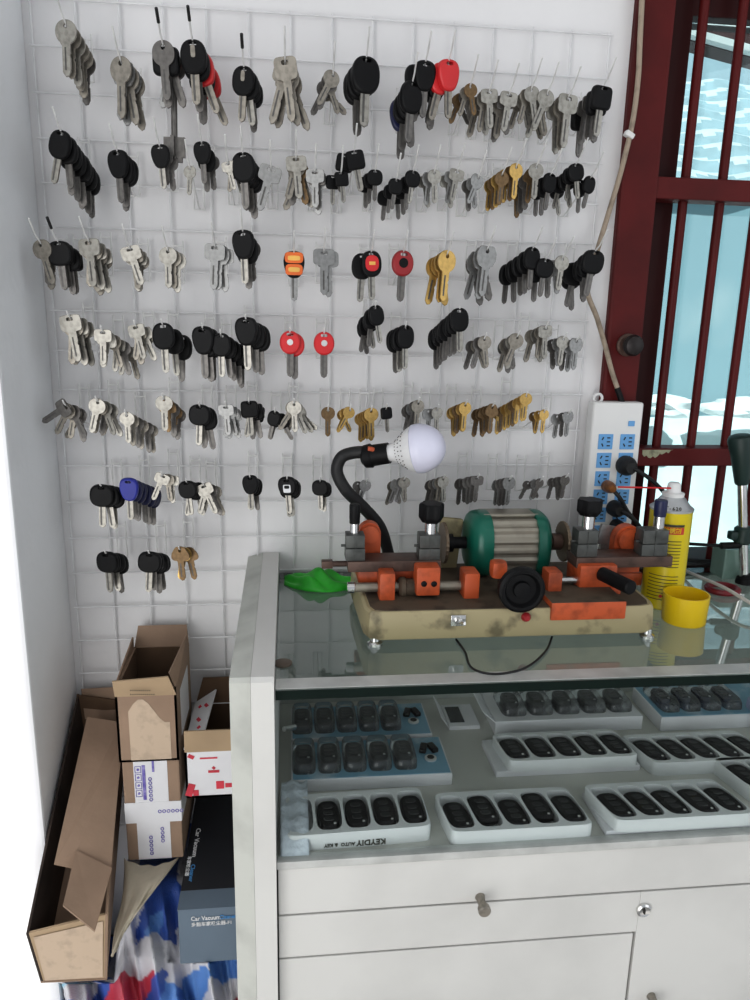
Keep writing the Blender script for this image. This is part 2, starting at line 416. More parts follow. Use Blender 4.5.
# ================================================================== KEYS
def bow_round(r, c, n=20): return [(r * math.sin(t), c - r * math.cos(t)) for t in [0]]  # (kept for clarity)
def key_outline(kind, L=.046, w=.0092):
    """outline of a metal key, hole at the origin, blade pointing down; returns outline and hole"""
    if kind == 'round': a, bb, n, cz = .0122, .0112, 2.1, -.0052
    elif kind == 'rect': a, bb, n, cz = .0128, .0088, 5, -.0042
    elif kind == 'hex': a, bb, n, cz = .0124, .0106, 3.2, -.0052
    elif kind == 'clover': a, bb, n, cz = .0130, .0110, 2.4, -.0056
    else: a, bb, n, cz = .0105, .0100, 2.1, -.0045
    pts = []; K = 30
    for i in range(K + 1):
        t = -PI / 2 + .42 + (2 * PI - .84) * i / K      # start right of the junction, go round counter-clockwise
        ct, st = math.cos(t), math.sin(t)
        k = 1.0
        if kind == 'clover': k = 1 + .11 * math.cos(3 * (t - PI / 2))
        if kind == 'hex': k = 1 + .04 * math.cos(6 * t)
        pts.append((a * k * math.copysign(abs(ct) ** (2 / n), ct), cz + bb * k * math.copysign(abs(st) ** (2 / n), st)))
    zb = cz - bb - .001
    h = w / 2
    pts += [(-h, zb), (-h, -L + .004), (-h * .25, -L), (h * .55, -L + .003)]
    pts[-1] = (h * .5, -L + .001); pts += [(h, -L + .005), (h, -L * .62), (h * .8, -L * .60), (h * .8, -L * .55), (h, -L * .53)]
    pts += [(h, zb + .0005)]
    hole = sell(.0042, .0019, 4, (0, 0), 12) if kind == 'rect' else sell(.0024, .0024, 2, (0, 0), 12)
    return pts, hole
def metal_key_mesh(name, kind, m, L=.046):
    o, hole = key_outline(kind, L); b = B(); t = .0011
    plate(b, o, [(-t, .985), (-t * .6, 1), (t * .6, 1), (t, .985)], [hole])
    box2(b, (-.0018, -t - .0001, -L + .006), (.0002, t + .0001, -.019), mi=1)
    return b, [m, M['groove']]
HEADS = {
    'oval': (sell(.0132, .0160, 2.4, (0, -.0110)), .027),
    'trap': (chaikin([(-.0085, .0055), (.0085, .0055), (.0135, -.003), (.0120, -.016), (.0065, -.0265), (-.0065, -.0265), (-.0120, -.016), (-.0135, -.003)], 2), .026),
    'square': (sell(.0128, .0125, 5, (0, -.0085)), .021),
    'wide': (sell(.0150, .0145, 2.6, (0, -.0100)), .0245),
    'pent': (chaikin([(-.010, .006), (.010, .006), (.0150, -.006), (.0105, -.022), (-.0105, -.022), (-.0150, -.006)], 2), .022),
    'disc': (sell(.0125, .0140, 2.1, (0, -.0090)), .0225),
}
MESH = {}
def get(key, build):
    if key not in MESH:
        b, m = build()
        me = bpy.data.meshes.new('_'.join(key)); bmesh.ops.recalc_face_normals(b, faces=b.faces); b.to_mesh(me); b.free()
        for x in (m if isinstance(m, (list, tuple)) else [m]): me.materials.append(x)
        me.polygons.foreach_set('use_smooth', [True] * len(me.polygons))
        me.set_sharp_from_angle(angle=math.radians(30))
        MESH[key] = me
    return MESH[key]
def head_mesh(shape, m):
    def f():
        b = B(); t = .0042; o, _ = HEADS[shape]
        slot = sell(.0042, .0018, 4, (0, .0005), 12)
        plate(b, o, [(-t, .84), (-t * .75, .95), (-t * .3, 1), (t * .3, 1), (t * .75, .95), (t, .84)], [slot]); return b, m
    return get(('head', shape, m.name), f)
def blade_mesh(m, L, z0, kind='flat'):
    def f():
        b = B(); t = .00125; h = .0043
        o = [(h, z0), (h, -L + .006), (h * .75, -L + .002), (0, -L), (-h * .75, -L + .002), (-h, -L + .006), (-h, z0)]
        plate(b, o, [(-t, .97), (-t * .5, 1), (t * .5, 1), (t, .97)])
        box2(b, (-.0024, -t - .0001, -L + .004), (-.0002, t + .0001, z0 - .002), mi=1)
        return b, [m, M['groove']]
    return get(('blade', m.name, '%d' % round(L * 1e4), '%d' % round(z0 * 1e4), kind), f)
def badge_mesh(kind):
    def f():
        b = B()
        if kind == 'disc': lathe(b, (0, -.0039, -.0085), (0, -1, 0), [(0, .0040), (.0011, .0036)], 20); return b, M['silver']
        if kind == 'blackdisc': lathe(b, (0, -.0039, -.0085), (0, -1, 0), [(0, .0055), (.0009, .005)], 20); return b, M['black']
        if kind == 'redface':
            plate(b, sell(.0092, .0100, 2.6, (0, -.0105)), [(-.0048, .92), (-.0036, 1)])
            box2(b, (-.004, -.0052, -.0125), (.004, -.0046, -.0085), mi=1); return b, [M['red'], M['yellowbadge']]
        if kind == 'orangeface':
            plate(b, sell(.0115, .0068, 4, (0, -.0025)), [(-.0047, .94), (-.0036, 1)])
            plate(b, sell(.0108, .0068, 4, (0, -.0165)), [(-.0047, .94), (-.0036, 1)])
            plate(b, sell(.0078, .0030, 4, (0, -.0030)), [(-.0054, .94), (-.0046, 1)], mi=1)
            plate(b, sell(.0072, .0030, 4, (0, -.0165)), [(-.0054, .94), (-.0046, 1)], mi=1); return b, [M['orange'], M['yellowbadge']]
        if kind == 'whitewin':
            plate(b, sell(.0058, .0062, 6, (0, -.0110)), [(-.0047, .96), (-.0036, 1)])
            plate(b, sell(.0038, .0024, 4, (0, -.0085)), [(-.0051, .96), (-.0046, 1)], mi=1); return b, [M['label'], M['black']]
        if kind == 'slot':
            plate(b, sell(.0024, .0058, 4, (0, -.0065)), [(-.0046, .96), (-.0036, 1)]); return b, M['tan']
    return get(('badge', kind), f)
# kinds: code -> (head shape, head material, blade material, badge, look word) or (bow, metal, look word)
PLASTIC = {
    'bo': ('oval', 'black', 'steel', None, 'black oval-headed'), 'bn': ('oval', 'black', 'nickel', None, 'black oval-headed'),
    'bt': ('trap', 'black', 'steel', None, 'black taper-headed'), 'bu': ('trap', 'black', 'nickel', None, 'black taper-headed'),
    'bs': ('square', 'black', 'steel', None, 'black square-headed'), 'bq': ('square', 'black', 'nickel', None, 'black square-headed'),
    'bw': ('wide', 'black', 'nickel', None, 'black wide-headed'), 'bx': ('wide', 'black', 'steel', None, 'black wide-headed'),
    'bp': ('pent', 'black', 'nickel', 'whitewin', 'black white-windowed'), 'bk': ('pent', 'black', 'nickel', None, 'black five-sided'),
    'bv': ('oval', 'black', 'tan', 'slot', 'black slotted'),
    'bl': ('trap', 'blue', 'nickel', None, 'bright blue'), 'bm': ('trap', 'navy', 'steel', None, 'navy blue'),
    'rd': ('disc', 'red', 'steel', 'disc', 'red round-headed'), 're': ('disc', 'dkred', 'steel', 'blackdisc', 'dark red'),
    'rf': ('trap', 'red', 'tan', None, 'red taper-headed'), 'ra': ('oval', 'black', 'nickel', 'redface', 'red-faced black'),
    'og': ('trap', 'black', 'grey', 'orangeface', 'orange-faced'),
}
METAL = {
    'nr': ('round', 'nickel', 'bright round-bow'), 'nh': ('rect', 'nickel', 'bright square-bow'), 'nc': ('clover', 'nickel', 'bright clover-bow'),
    'nx': ('hex', 'nickel', 'bright hexagon-bow'), 'tr': ('round', 'tan', 'dull round-bow'), 'th': ('rect', 'tan', 'dull square-bow'), 'tc': ('clover', 'tan', 'dull clover-bow'),
    'sr': ('round', 'steel', 'dark round-bow'), 'sh': ('rect', 'steel', 'dark square-bow'), 'sc': ('clover', 'steel', 'dark clover-bow'),
    'gr': ('hex', 'grey', 'grey hexagon-bow'), 'gh': ('rect', 'grey', 'grey square-bow'),
    'br': ('round', 'brass', 'brass round-bow'), 'bh': ('hex', 'brass', 'brass hexagon-bow'), 'zr': ('round', 'bronze', 'bronze round-bow'), 'zc': ('clover', 'bronze', 'bronze clover-bow'),
}
def make_key(code, loc, s, rot, label, group):
    if code in PLASTIC:
        sh, hm, bmat, badge, look = PLASTIC[code]
        o = empty('car_key', loc)
        h = bpy.data.objects.new('head', head_mesh(sh, M[hm])); h.parent = o; COL.objects.link(h)
        z0 = -HEADS[sh][1] + .003
        bl = bpy.data.objects.new('blade', blade_mesh(M[bmat], HEADS[sh][1] + .028, z0)); bl.parent = o; COL.objects.link(bl)
        if badge:
            g = bpy.data.objects.new('badge', badge_mesh(badge)); g.parent = o; COL.objects.link(g)
        cat = 'car key'
    elif code == 'db':
        def f():
            b = B(); plate(b, sell(.010, .009, 2.4, (0, -.004)), [(-.0012, 1), (.0012, 1)], [sell(.003, .003, 2, (0, 0), 12)])
            cyl(b, (0, 0, -.012), (0, 0, -.078), .0028, 12)
            box2(b, (-.0095, -.0016, -.077), (.0095, .0016, -.060)); box2(b, (-.0016, -.0075, -.077), (.0016, .0075, -.060))
            box2(b, (-.0070, -.0017, -.083), (-.003, .0017, -.076)); box2(b, (.003, -.0017, -.081), (.007, .0017, -.076)); return b, M['steel']
        o = bpy.data.objects.new('double_bit_key', get(('doublebit',), f)); COL.objects.link(o); o.location = loc; cat = 'key'
    else:
        bow, mm, look = METAL[code]
        me = get(('metalkey', bow, mm), lambda: metal_key_mesh('k', bow, M[mm]))
        o = bpy.data.objects.new('house_key', me); COL.objects.link(o); o.location = loc; cat = 'key'
    o.rotation_euler = rot; o.scale = (s, s, s) if code in PLASTIC or code == 'db' else (min(s, 1.0), s, s)
    tag(o, label, cat, group)
    return o
# the bunches, row by row: (px, py) of the front key's hole, pixel length of that key, kinds front to back, options
# options: t = tilt of the front key (deg), f = fan half-angle of the others, sp = spacing on the hook, w = twist of the bunch (deg), d = depth of the front key
R1 = [
 (66, 24, 52, ['nr', 'tr', 'nr', 'tr', 'tr', 'sr'], dict(f=4, t=3, sp=.009)),
 (121, 61, 58, ['tr', 'gr', 'tr', 'gr', 'tr'], dict(f=9, t=1)),
 (163, 45, 56, ['sr', 'bs', 'sr', 'gr', 'db'], dict(cap=1, f=16, t=-3, sw={1: 0, 2: -16, 3: 14, 4: 1}, sc={4: 1.15, 1: 1.0})),
 (193, 43, 60, ['bv', 'bo', 'rf', 'bo', 'rf'], dict(cap=1, f=6, t=-2, sw={2: -19, 4: -23}, sp=.010)),
 (244, 69, 52, ['bv', 'bn', 'bo', 'bo'], dict(cap=1, f=7, t=4)),
 (285, 60, 62, ['th', 'th', 'tr', 'th', 'tr'], dict(f=18, t=-7)),
 (333, 74, 36, ['tr', 'sr', 'tr', 'sr', 'tr'], dict(f=34, t=28)),
 (366, 60, 66, ['bn', 'bo', 'bo', 'bo'], dict(f=4, t=2)),
 (412, 84, 58, ['bo', 'bo', 'bo', 'bm'], dict(lx=-6, f=5, t=4, sp=.010)),
 (425, 64, 52, ['bt', 'bt'], dict(f=3, t=0)),
 (448, 63, 54, ['rf', 'rf', 'bt', 'bt'], dict(lx=-10, f=8, t=-3, sw={1: 14, 2: 12})),
 (470, 86, 30, ['zr', 'tr', 'sr', 'zc', 'sr'], dict(f=28, t=-12)),
 (489, 91, 38, ['nh', 'tr', 'nh', 'tr'], dict(f=14, t=-6)),
 (509, 94, 38, ['nh', 'sh', 'tr', 'sh'], dict(f=8, t=6)),
 (531, 89, 34, ['nr', 'tr', 'nr', 'tr'], dict(f=20, t=-14)),
 (547, 93, 38, ['nr', 'nc', 'tr', 'nr', 'tr'], dict(f=24, t=20)),
 (568, 97, 52, ['nh', 'tr', 'nh'], dict(f=8, t=3)),
 (602, 88, 48, ['bq', 'bs', 'sh', 'sh', 'bs'], dict(f=5, t=3, sp=.009)),
]
R2 = [
 (62, 133, 52, ['bn', 'bo', 'bo', 'bo', 'bo', 'bo', 'bo', 'bo'], dict(lx=10, f=4, t=14, sp=.0098, d=.092)),
 (118, 153, 50, ['bt', 'bo', 'bo'], dict(f=6, t=-2)),
 (160, 147, 42, ['bu', 'sr', 'sr'], dict(f=6, t=-4, sp=.010)),
 (190, 168, 28, ['nr'], dict(t=3)),
 (202, 144, 40, ['bt', 'bo', 'sr'], dict(f=4, t=-3, sp=.012)),
 (228, 163, 28, ['nh', 'tr', 'nr'], dict(f=12, t=-14)),
 (243, 155, 54, ['bo', 'bo', 'bo', 'bo'], dict(f=5, t=-2)),
 (271, 168, 46, ['gh'], dict(t=17)),
 (296, 158, 42, ['nh', 'tr', 'zr', 'sr', 'nr', 'tr'], dict(f=20, t=-5)),
 (315, 171, 38, ['gh', 'sh', 'gh'], dict(f=3, t=-1)),
 (341, 173, 30, ['bq', 'bq'], dict(f=4, t=-6)),
 (354, 152, 40, ['bq', 'bs'], dict(f=10, t=-12)),
 (375, 171, 30, ['bx', 'bx', 'bx'], dict(f=5, t=0)),
 (396, 180, 30, ['bx', 'bx', 'bx'], dict(f=8, t=8, sp=.012)),
 (413, 172, 32, ['bw', 'bx', 'bx', 'bx'], dict(lx=-12, f=8, t=6, sp=.012)),
 (434, 172, 32, ['nr', 'gr', 'nh'], dict(f=9, t=-4)),
 (457, 171, 32, ['nh', 'gh', 'nh'], dict(f=9, t=10)),
 (478, 177, 30, ['gr', 'gr', 'sr'], dict(f=8, t=22)),
 (502, 174, 32, ['zr', 'br', 'zr', 'br'], dict(f=6, t=3)),
 (516, 166, 34, ['br', 'zr', 'br'], dict(f=6, t=0)),
 (536, 166, 34, ['nr', 'zc', 'sr', 'sr', 'zr'], dict(f=7, t=0, sp=.011)),
 (550, 175, 36, ['bo', 'bo', 'bx'], dict(f=4, t=8, sp=.009)),
 (575, 165, 34, ['bw', 'bw', 'bw', 'bw', 'bw'], dict(f=14, t=-10, sp=.009)),
 (590, 178, 32, ['bo', 'bo'], dict(f=4, t=14)),
]
R3 = [
 (41, 243, 44, ['tr', 'sr', 'tr'], dict(f=6, t=-14)),
 (59, 243, 48, ['bx', 'bs', 'bx', 'bs'], dict(cap=1, f=5, t=-4)),
 (89, 241, 48, ['nh', 'tr', 'nh', 'tr', 'nh', 'tr'], dict(f=9, t=-4)),
 (130, 248, 40, ['nh', 'th', 'nh', 'tr'], dict(f=6, t=-16)),
 (168, 250, 40, ['nr', 'tr', 'nr'], dict(f=3, t=0)),
 (215, 246, 46, ['gh', 'gr', 'gh'], dict(f=4, t=4)),
 (243, 233, 52, ['bu', 'bo', 'sr'], dict(f=4, t=-2, sp=.012)),
 (294, 254, 48, ['og'], dict(t=0)),
 (324, 251, 46, ['gh', 'gh'], dict(f=4, t=-1)),
 (371, 253, 48, ['ra', 'bn'], dict(f=4, t=-2)),
 (403, 253, 50, ['re'], dict(t=2)),
 (447, 254, 50, ['br', 'br', 'br', 'br'], dict(f=9, t=3)),
 (487, 249, 50, ['gr', 'gr', 'sr', 'gr', 'sr'], dict(f=13, t=4)),
 (532, 249, 42, ['bo', 'bo', 'bo', 'bo', 'bo'], dict(lx=-14, f=5, t=3, sp=.011)),
 (545, 260, 38, ['bx', 'bo'], dict(f=4, t=6)),
 (562, 258, 34, ['nr', 'gr', 'sr'], dict(f=8, t=4, sp=.010)),
 (594, 252, 46, ['bx', 'bx', 'bx', 'bx', 'bx'], dict(lx=-10, f=9, t=6, sp=.011)),
]
R4 = [
 (70, 317, 48, ['nh', 'tr', 'nh', 'tr', 'nh'], dict(f=12, t=-8)),
 (103, 331, 36, ['nh', 'nc', 'tr', 'nh', 'sr', 'nh', 'tr'], dict(lx=16, f=14, t=2, sp=.0098)),
 (136, 326, 36, ['nh', 'tr', 'nh', 'tr'], dict(f=18, t=-12)),
 (163, 325, 50, ['bn', 'bn', 'bo'], dict(lx=14, f=4, t=-2, sp=.018)),
 (203, 329, 52, ['bt', 'bt', 'bo'], dict(f=4, t=-1)),
 (221, 335, 44, ['bn', 'bo', 'bo', 'bo', 'bo'], dict(lx=18, f=5, t=0, sp=.011)),
 (246, 320, 52, ['bu', 'bn', 'bo', 'bo'], dict(lx=12, f=5, t=-2)),
 (290, 333, 46, ['rd', 'rd'], dict(f=4, t=0)),
 (324, 334, 46, ['rd'], dict(t=0)),
 (375, 307, 38, ['bn', 'bo', 'bn', 'bo', 'bo'], dict(f=10, t=-10, sp=.011)),
 (405, 327, 44, ['bn', 'bn', 'bo'], dict(f=5, t=-1)),
 (459, 310, 44, ['bn', 'bo', 'bo', 'bo', 'bo', 'bo', 'bo'], dict(lx=-12, f=4, t=-3, sp=.0105, d=.09)),
 (484, 338, 32, ['tr', 'sr', 'tr', 'sr'], dict(f=18, t=-8)),
 (517, 336, 34, ['tr', 'nr', 'sr', 'tr', 'sr'], dict(f=16, t=20)),
 (545, 327, 34, ['nh', 'tr', 'nr', 'tr'], dict(f=10, t=-4)),
 (563, 338, 30, ['nr', 'gr', 'sr'], dict(f=8, t=6)),
 (576, 340, 32, ['gr', 'gr', 'sr'], dict(f=5, t=2)),
]
R5 = [
 (66, 405, 36, ['sh', 'tr', 'sr', 'tr', 'sr', 'tr'], dict(f=38, t=58, sw={1: 30, 2: -24, 3: 12, 4: -8})),
 (98, 401, 36, ['nr', 'tr', 'nr', 'sr', 'nr', 'tr'], dict(f=18, t=15)),
 (127, 414, 32, ['nr', 'tr', 'sr', 'tr', 'sr', 'tr'], dict(lx=14, f=4, t=0, sp=.012)),
 (164, 398, 36, ['nr', 'zc', 'sr', 'zr', 'sr'], dict(f=6, t=0, sp=.014)),
 (200, 406, 42, ['bw', 'bw', 'bo', 'bo'], dict(f=10, t=3)),
 (226, 406, 32, ['gh', 'gr', 'gh', 'gh', 'gr'], dict(f=10, t=-4)),
 (249, 402, 36, ['bq', 'bq', 'bs', 'bs'], dict(f=12, t=-3)),
 (275, 412, 30, ['bo', 'bo', 'bo'], dict(f=26, t=14)),
 (294, 403, 32, ['nr', 'tr', 'nr', 'tr', 'nr', 'tr', 'nr'], dict(f=42, t=-2)),
 (328, 409, 30, ['zr'], dict(t=0)),
 (350, 409, 26, ['br', 'br', 'br'], dict(f=22, t=28)),
 (371, 410, 32, ['br', 'br', 'br', 'br', 'br'], dict(f=8, t=-2)),
 (386, 408, 26, ['bq'], dict(t=-5)),
 (418, 402, 30, ['tr', 'sr', 'gr', 'sr', 'sr'], dict(f=14, t=4)),
 (437, 409, 26, ['nr', 'gr'], dict(f=5, t=0)),
 (465, 404, 30, ['br', 'br', 'zr', 'br', 'br'], dict(f=8, t=2)),
 (492, 406, 30, ['zc', 'zr', 'zc', 'zr', 'zr'], dict(lx=-10, f=7, t=5)),
 (526, 395, 28, ['br', 'br', 'br', 'zr', 'br', 'br', 'zr', 'br'], dict(lx=-12, f=4, t=2, sp=.0098, d=.092)),
 (544, 411, 24, ['br', 'br', 'zr'], dict(f=9, t=4)),
 (568, 413, 26, ['gr', 'sr', 'gr'], dict(f=4, t=0)),
]
R6 = [
 (102, 486, 46, ['bw', 'bw', 'bw'], dict(f=7, t=3)),
 (129, 480, 44, ['bl', 'bm', 'bm', 'bm', 'bm', 'bm'], dict(lx=12, f=3, t=1, sp=.014, d=.1)),
 (163, 475, 30, ['nh', 'tr', 'nh'], dict(f=7, t=24)),
 (187, 482, 36, ['bw', 'bw', 'bw'], dict(f=9, t=-6)),
 (204, 485, 34, ['nh', 'nr', 'sr', 'nh', 'tr'], dict(f=24, t=-24)),
 (250, 477, 36, ['bu', 'bu', 'bo', 'bt'], dict(f=6, t=-2)),
 (287, 479, 38, ['bp', 'bw', 'bw'], dict(f=8, t=-4)),
 (320, 481, 32, ['bw', 'bx', 'bw'], dict(f=5, t=-2)),
 (366, 482, 24, ['gr', 'sr'], dict(f=4, t=20)),
 (404, 479, 26, ['nr', 'gr', 'nr', 'gr', 'nr', 'tr'], dict(f=20, t=-4)),
 (443, 478, 27, ['nr', 'tr', 'gr', 'sr', 'tr', 'sr'], dict(f=11, t=-4)),
 (477, 477, 28, ['sh', 'sr', 'sr', 'sh', 'sr'], dict(lx=-13, f=5, t=3)),
 (509, 479, 29, ['gr', 'sr', 'sr', 'gr'], dict(f=5, t=2)),
 (540, 480, 22, ['sr', 'gr', 'sr', 'sr'], dict(f=26, t=22)),
 (565, 477, 24, ['sr', 'sh', 'sr', 'sr'], dict(f=12, t=6)),
]
R7 = [
 (107, 553, 44, ['bw', 'bx', 'bw', 'bx'], dict(lx=3, f=5, t=-1, sp=.012)),
 (150, 553, 44, ['bw', 'bx', 'bx', 'bx'], dict(lx=4, f=4, t=5, sp=.012)),
 (180, 549, 36, ['zc', 'br', 'zc'], dict(f=9, t=-3)),
]
ROWN = ['top', 'second', 'third', 'fourth', 'fifth', 'sixth', 'lowest']
ORD = ['first', 'second', 'third', 'fourth', 'fifth', 'sixth', 'seventh', 'eighth', 'ninth', 'tenth', 'eleventh', 'twelfth', 'thirteenth', 'fourteenth',
       'fifteenth', 'sixteenth', 'seventeenth', 'eighteenth', 'nineteenth', 'twentieth', 'twenty-first', 'twenty-second', 'twenty-third', 'twenty-fourth', 'twenty-fifth']
# hook: clip of two legs over the grid wires and a rising arm
def hook_mesh(tip=True):
    b = B(); r = .0011
    for sx in (-1, 1):
        tube(b, [(sx * .0062, 0, .052), (sx * .0062, 0, .001)], r, 5)
    tube(b, [(-.0068, 0, .046), (.0068, 0, .046)], r, 5); tube(b, [(-.0068, 0, .001), (.0068, 0, .001)], r, 5)
    tube(b, [(0, 0, .001), (0, -.01, .004), (0, -.05, .020), (0, -.092, .0368)] + ([(0, -.10, .040), (0, -.120, .056)] if tip else [(0, -.096, .041)]), .00095, 6)
    return b
hook_proto = {}
n_keys = 0
for ri, row in enumerate((R1, R2, R3, R4, R5, R6, R7)):
    row = sorted(row, key=lambda q: q[0])
    for bi, (px, py, L, kinds, op) in enumerate(row):
        d = op.get('d', .085); hp = at(px, py, -d - .010)
        base = Vector((hp.x, -.0110, hp.z - .4 * d))
        where = f"{ORD[bi]} bunch along the {ROWN[ri]} row"
        hl = f"wire hook holding the {where} of keys"
        tip = ri < 3
        if tip not in hook_proto:
            ho = hook_proto[tip] = mk('wire_hook', hook_mesh(tip), M['hook'], smooth=True)
        else:
            ho = hook_proto[tip].copy(); COL.objects.link(ho)
        ho.location = base
        if op.get('cap'):
            tb = B(); cyl(tb, (0, -.109, .0472), (0, -.121, .0568), .0017, 8); tc = mk('black_tip', tb, M['rubber'], ho, True); tc.matrix_parent_inverse = Matrix()
        yaw = math.radians(random.uniform(-3, 3)); ho.rotation_euler = (0, 0, 0)
        tag(ho, hl, 'hook', 'wire hooks on the grid panel')
        n = len(kinds); sp = op.get('sp', .007 if kinds[0] in PLASTIC else .0058); fan = op.get('f', 5)
        px_mm = F / ((hp - CAM).dot(FW)) / 1000
        lx = op.get('lx', (7 if px < 250 else -8 if px > 330 else 4) if n > 1 else 0)
        ho.rotation_euler = (0, 0, -math.atan2(lx / px_mm / 1000, (n - 1) * sp) * .0 if n > 1 else 0)
        for i, code in enumerate(kinds):
            di = max(d - i * sp, .012)
            loc = base + Vector((0, -di, .4 * di))
            loc.x += (lx / px_mm / 1000) * (i / max(n - 1, 1))
            std = 57.0 if code in PLASTIC else 52.0
            if code in PLASTIC: std = (HEADS[PLASTIC[code][0]][1] + .028 + .005) * 1000
            front_std = 52.0 if kinds[0] not in PLASTIC else (HEADS[PLASTIC[kinds[0]][0]][1] + .033) * 1000
            s = L / px_mm / front_std * (1 if i == 0 else random.uniform(.93, 1.03)) * op.get('sc', {}).get(i, 1)
            if code not in PLASTIC and kinds[0] in PLASTIC: s *= .95
            if i == 0: sway = op.get('t', 0)
            elif i in op.get('sw', {}): sway = op['sw'][i]
            else:
                sway = fan * (1 if i % 2 else -1) * (.45 + .55 * (i // 2 + 1) / (n / 2)) + random.uniform(-.3, .3) * fan if fan > 8 else random.uniform(-fan, fan)
            tw = random.uniform(-10, 10) + (12 if px > 320 else -8)
            rot = Euler((math.radians(random.uniform(-3, 3)), math.radians(sway), math.radians(tw)), 'XYZ')
            loc.z -= .0022 * s
            pos = 'only' if n == 1 else 'front' if i == 0 else 'hindmost' if i == n - 1 else f'{ORD[i]} from front'
            look = PLASTIC[code][4] + ' car key' if code in PLASTIC else 'long double-bit key' if code == 'db' else METAL[code][2] + ' key'
            lab = f"{look}, {pos} of the {where}"
            make_key(code, loc, s, rot, lab, f"keys hanging in the {ROWN[ri]} row")
            n_keys += 1
print('keys', n_keys)

# ================================================================== GLASS DISPLAY COUNTER
cn = empty('display_counter', (.70, -.175, 0), 'white wooden glass-topped display counter with drawers under the key wall', 'counter')
CX0, CX1, CF = .2795, 1.30, -.3507
def prof_panel(x0, x1, dz=0., front=-.3655):
    b = B()
    pts = [(0 - .002, 0), (front, 0), (front, ZT + .016 + dz), (front + .004, ZT + .020 + dz), (-.002, ZT + .030 + dz)]
    v0 = [b.verts.new((x0, y, z)) for y, z in pts]; v1 = [b.verts.new((x1, y, z)) for y, z in pts]
    b.faces.new(v0[::-1]); b.faces.new(v1)
    for i in range(5): b.faces.new((v0[i], v0[(i + 1) % 5], v1[(i + 1) % 5], v1[i]))
    return b
# side panel: outer face leaning in, then the flat edge board
b = prof_panel(.2575, .2795)
mk('side_panel', b, [M['counter']], cn)
b = B()
pts = [(-.002, 0), (-.3655, 0), (-.3655, ZT + .016), (-.3615, ZT + .020), (-.002, ZT + .030)]
outer = [(y + (.012 if y < -.1 else 0), z - (.006 if z > .5 else 0)) for y, z in pts]
v0 = [b.verts.new((.2365, y, z)) for y, z in outer]; v1 = [b.verts.new((.2573, y, z)) for y, z in pts]
b.faces.new(v0[::-1]); b.faces.new(v1)
for i in range(5): b.faces.new((v0[i], v0[(i + 1) % 5], v1[(i + 1) % 5], v1[i]))
mk('side_panel_outer_board', b, M['counter2'], cn)
# carcass
b = B(); box2(b, (CX0, -.020, .02), (CX1, -.010, ZT - .010)); mk('back_panel', b, M['panelback'], cn)
ZS = .7565
b = B(); box2(b, (CX0, -.344, ZS - .012), (CX1, -.020, ZS)); mk('shelf', b, M['shelf'], cn)
b = B(); box2(b, (CX0, -.334, 0.06), (CX1, -.02, .075)); mk('bottom_board', b, M['counter'], cn)
b = B(); box2(b, (CX0, CF - .003, ZS - .006), (CX1, -.341, ZS + .003), .001); mk('glass_channel', b, M['alu'], cn)
b = B(); box2(b, (CX0 + .001, -.3505, ZT + .0001), (CX1, -.329, ZT + .0011), .0004); mk('front_edge_strip', b, M['alu'], cn)  # thin pale strip on the glass along its front edge
# top glass: reflecting upper face, clear lower face, dark green edges
b = B(); box2(b, (CX0 + .001, -.3525, ZT - .010), (CX1, -.004, ZT))
o = mk('top_glass', b, [M['glass_top'], M['glass_clear'], M['edgeglass']], cn)
for p in o.data.polygons: p.material_index = 0 if p.normal.z > .5 else 1 if p.normal.z < -.5 else 2
b = B(); box2(b, (CX0 + .001, -.3495, ZS + .001), (CX1, -.3455, ZT - .0105))
o = mk('front_glass', b, [M['glass_front'], M['glass_clear'], M['edgeglass']], cn)
for p in o.data.polygons: p.material_index = 0 if p.normal.y < -.5 else 1 if p.normal.y > .5 else 2
# worn brown clip on the glass corner
pc = atz(283, 664, ZT)
b = B(); lathe(b, (pc.x, pc.y, ZT), (0, 0, 1), [(0, .0095), (.002, .0095), (.0035, .006)], 20); box2(b, (pc.x - .012, pc.y - .005, ZT), (pc.x, pc.y + .005, ZT + .002))
mk('glass_clip', b, mat('brown_clip', (.15, .12, .095), .5, .3, noise=.5), cn, True)
# fronts
zd1, zd0 = .7485, .6925; zr0 = .6375; xd = .6815
b = B(); box2(b, (CX0, -.342, .02), (CX1, -.332, ZS - .012)); mk('carcass_front', b, M['gap'], cn)
dr = mk('drawer', (lambda b: (box2(b, (CX0 + .0015, CF, zd0), (CX1, -.342, zd1), .0012), b)[1])(B()), M['counter'], cn)
def pull(p, parent, nm='knob', m='tan'):
    b = B(); lathe(b, p, (0, -1, 0), [(0, .0055), (.004, .0045), (.014, .0045), (.0155, .0066), (.021, .0068), (.0225, .0055)], 18)
    return mk(nm, b, M[m], parent, True)
pk = at(480, 897, CF); k = pull((pk.x, CF, pk.z), dr)
b = B(); box2(b, (CX0 + .0015, CF, zr0), (xd + .0015, -.342, zd0 - .0022), .001); box2(b, (xd + .0015, CF, .05), (CX1, -.342, zd0 - .0022), .001)
fp = mk('fixed_front', b, M['counter'], cn)
pl = at(643, 909, CF); b = B()
lathe(b, (pl.x, CF, pl.z), (0, -1, 0), [(0, .0085), (.003, .0085), (.0045, .0065), (.0035, .0045)], 22); mk('lock', b, M['chrome'], fp, True)
b = B(); box(b, (pl.x, CF - .0042, pl.z), (.0014, .0012, .006)); mk('keyhole', b, M['gap'], fp)
dd = mk('door', (lambda b: (box2(b, (CX0 + .0015, CF, .05), (xd - .0018, -.342, zr0 - .0022), .001), b)[1])(B()), M['counter'], cn)
pk = at(651, 996, CF); pull((pk.x, CF, pk.z), fp, 'door_knob')
b = B(); box2(b, (CX0, -.338, 0), (CX1, -.05, .05)); mk('plinth', b, M['counter2'], cn)

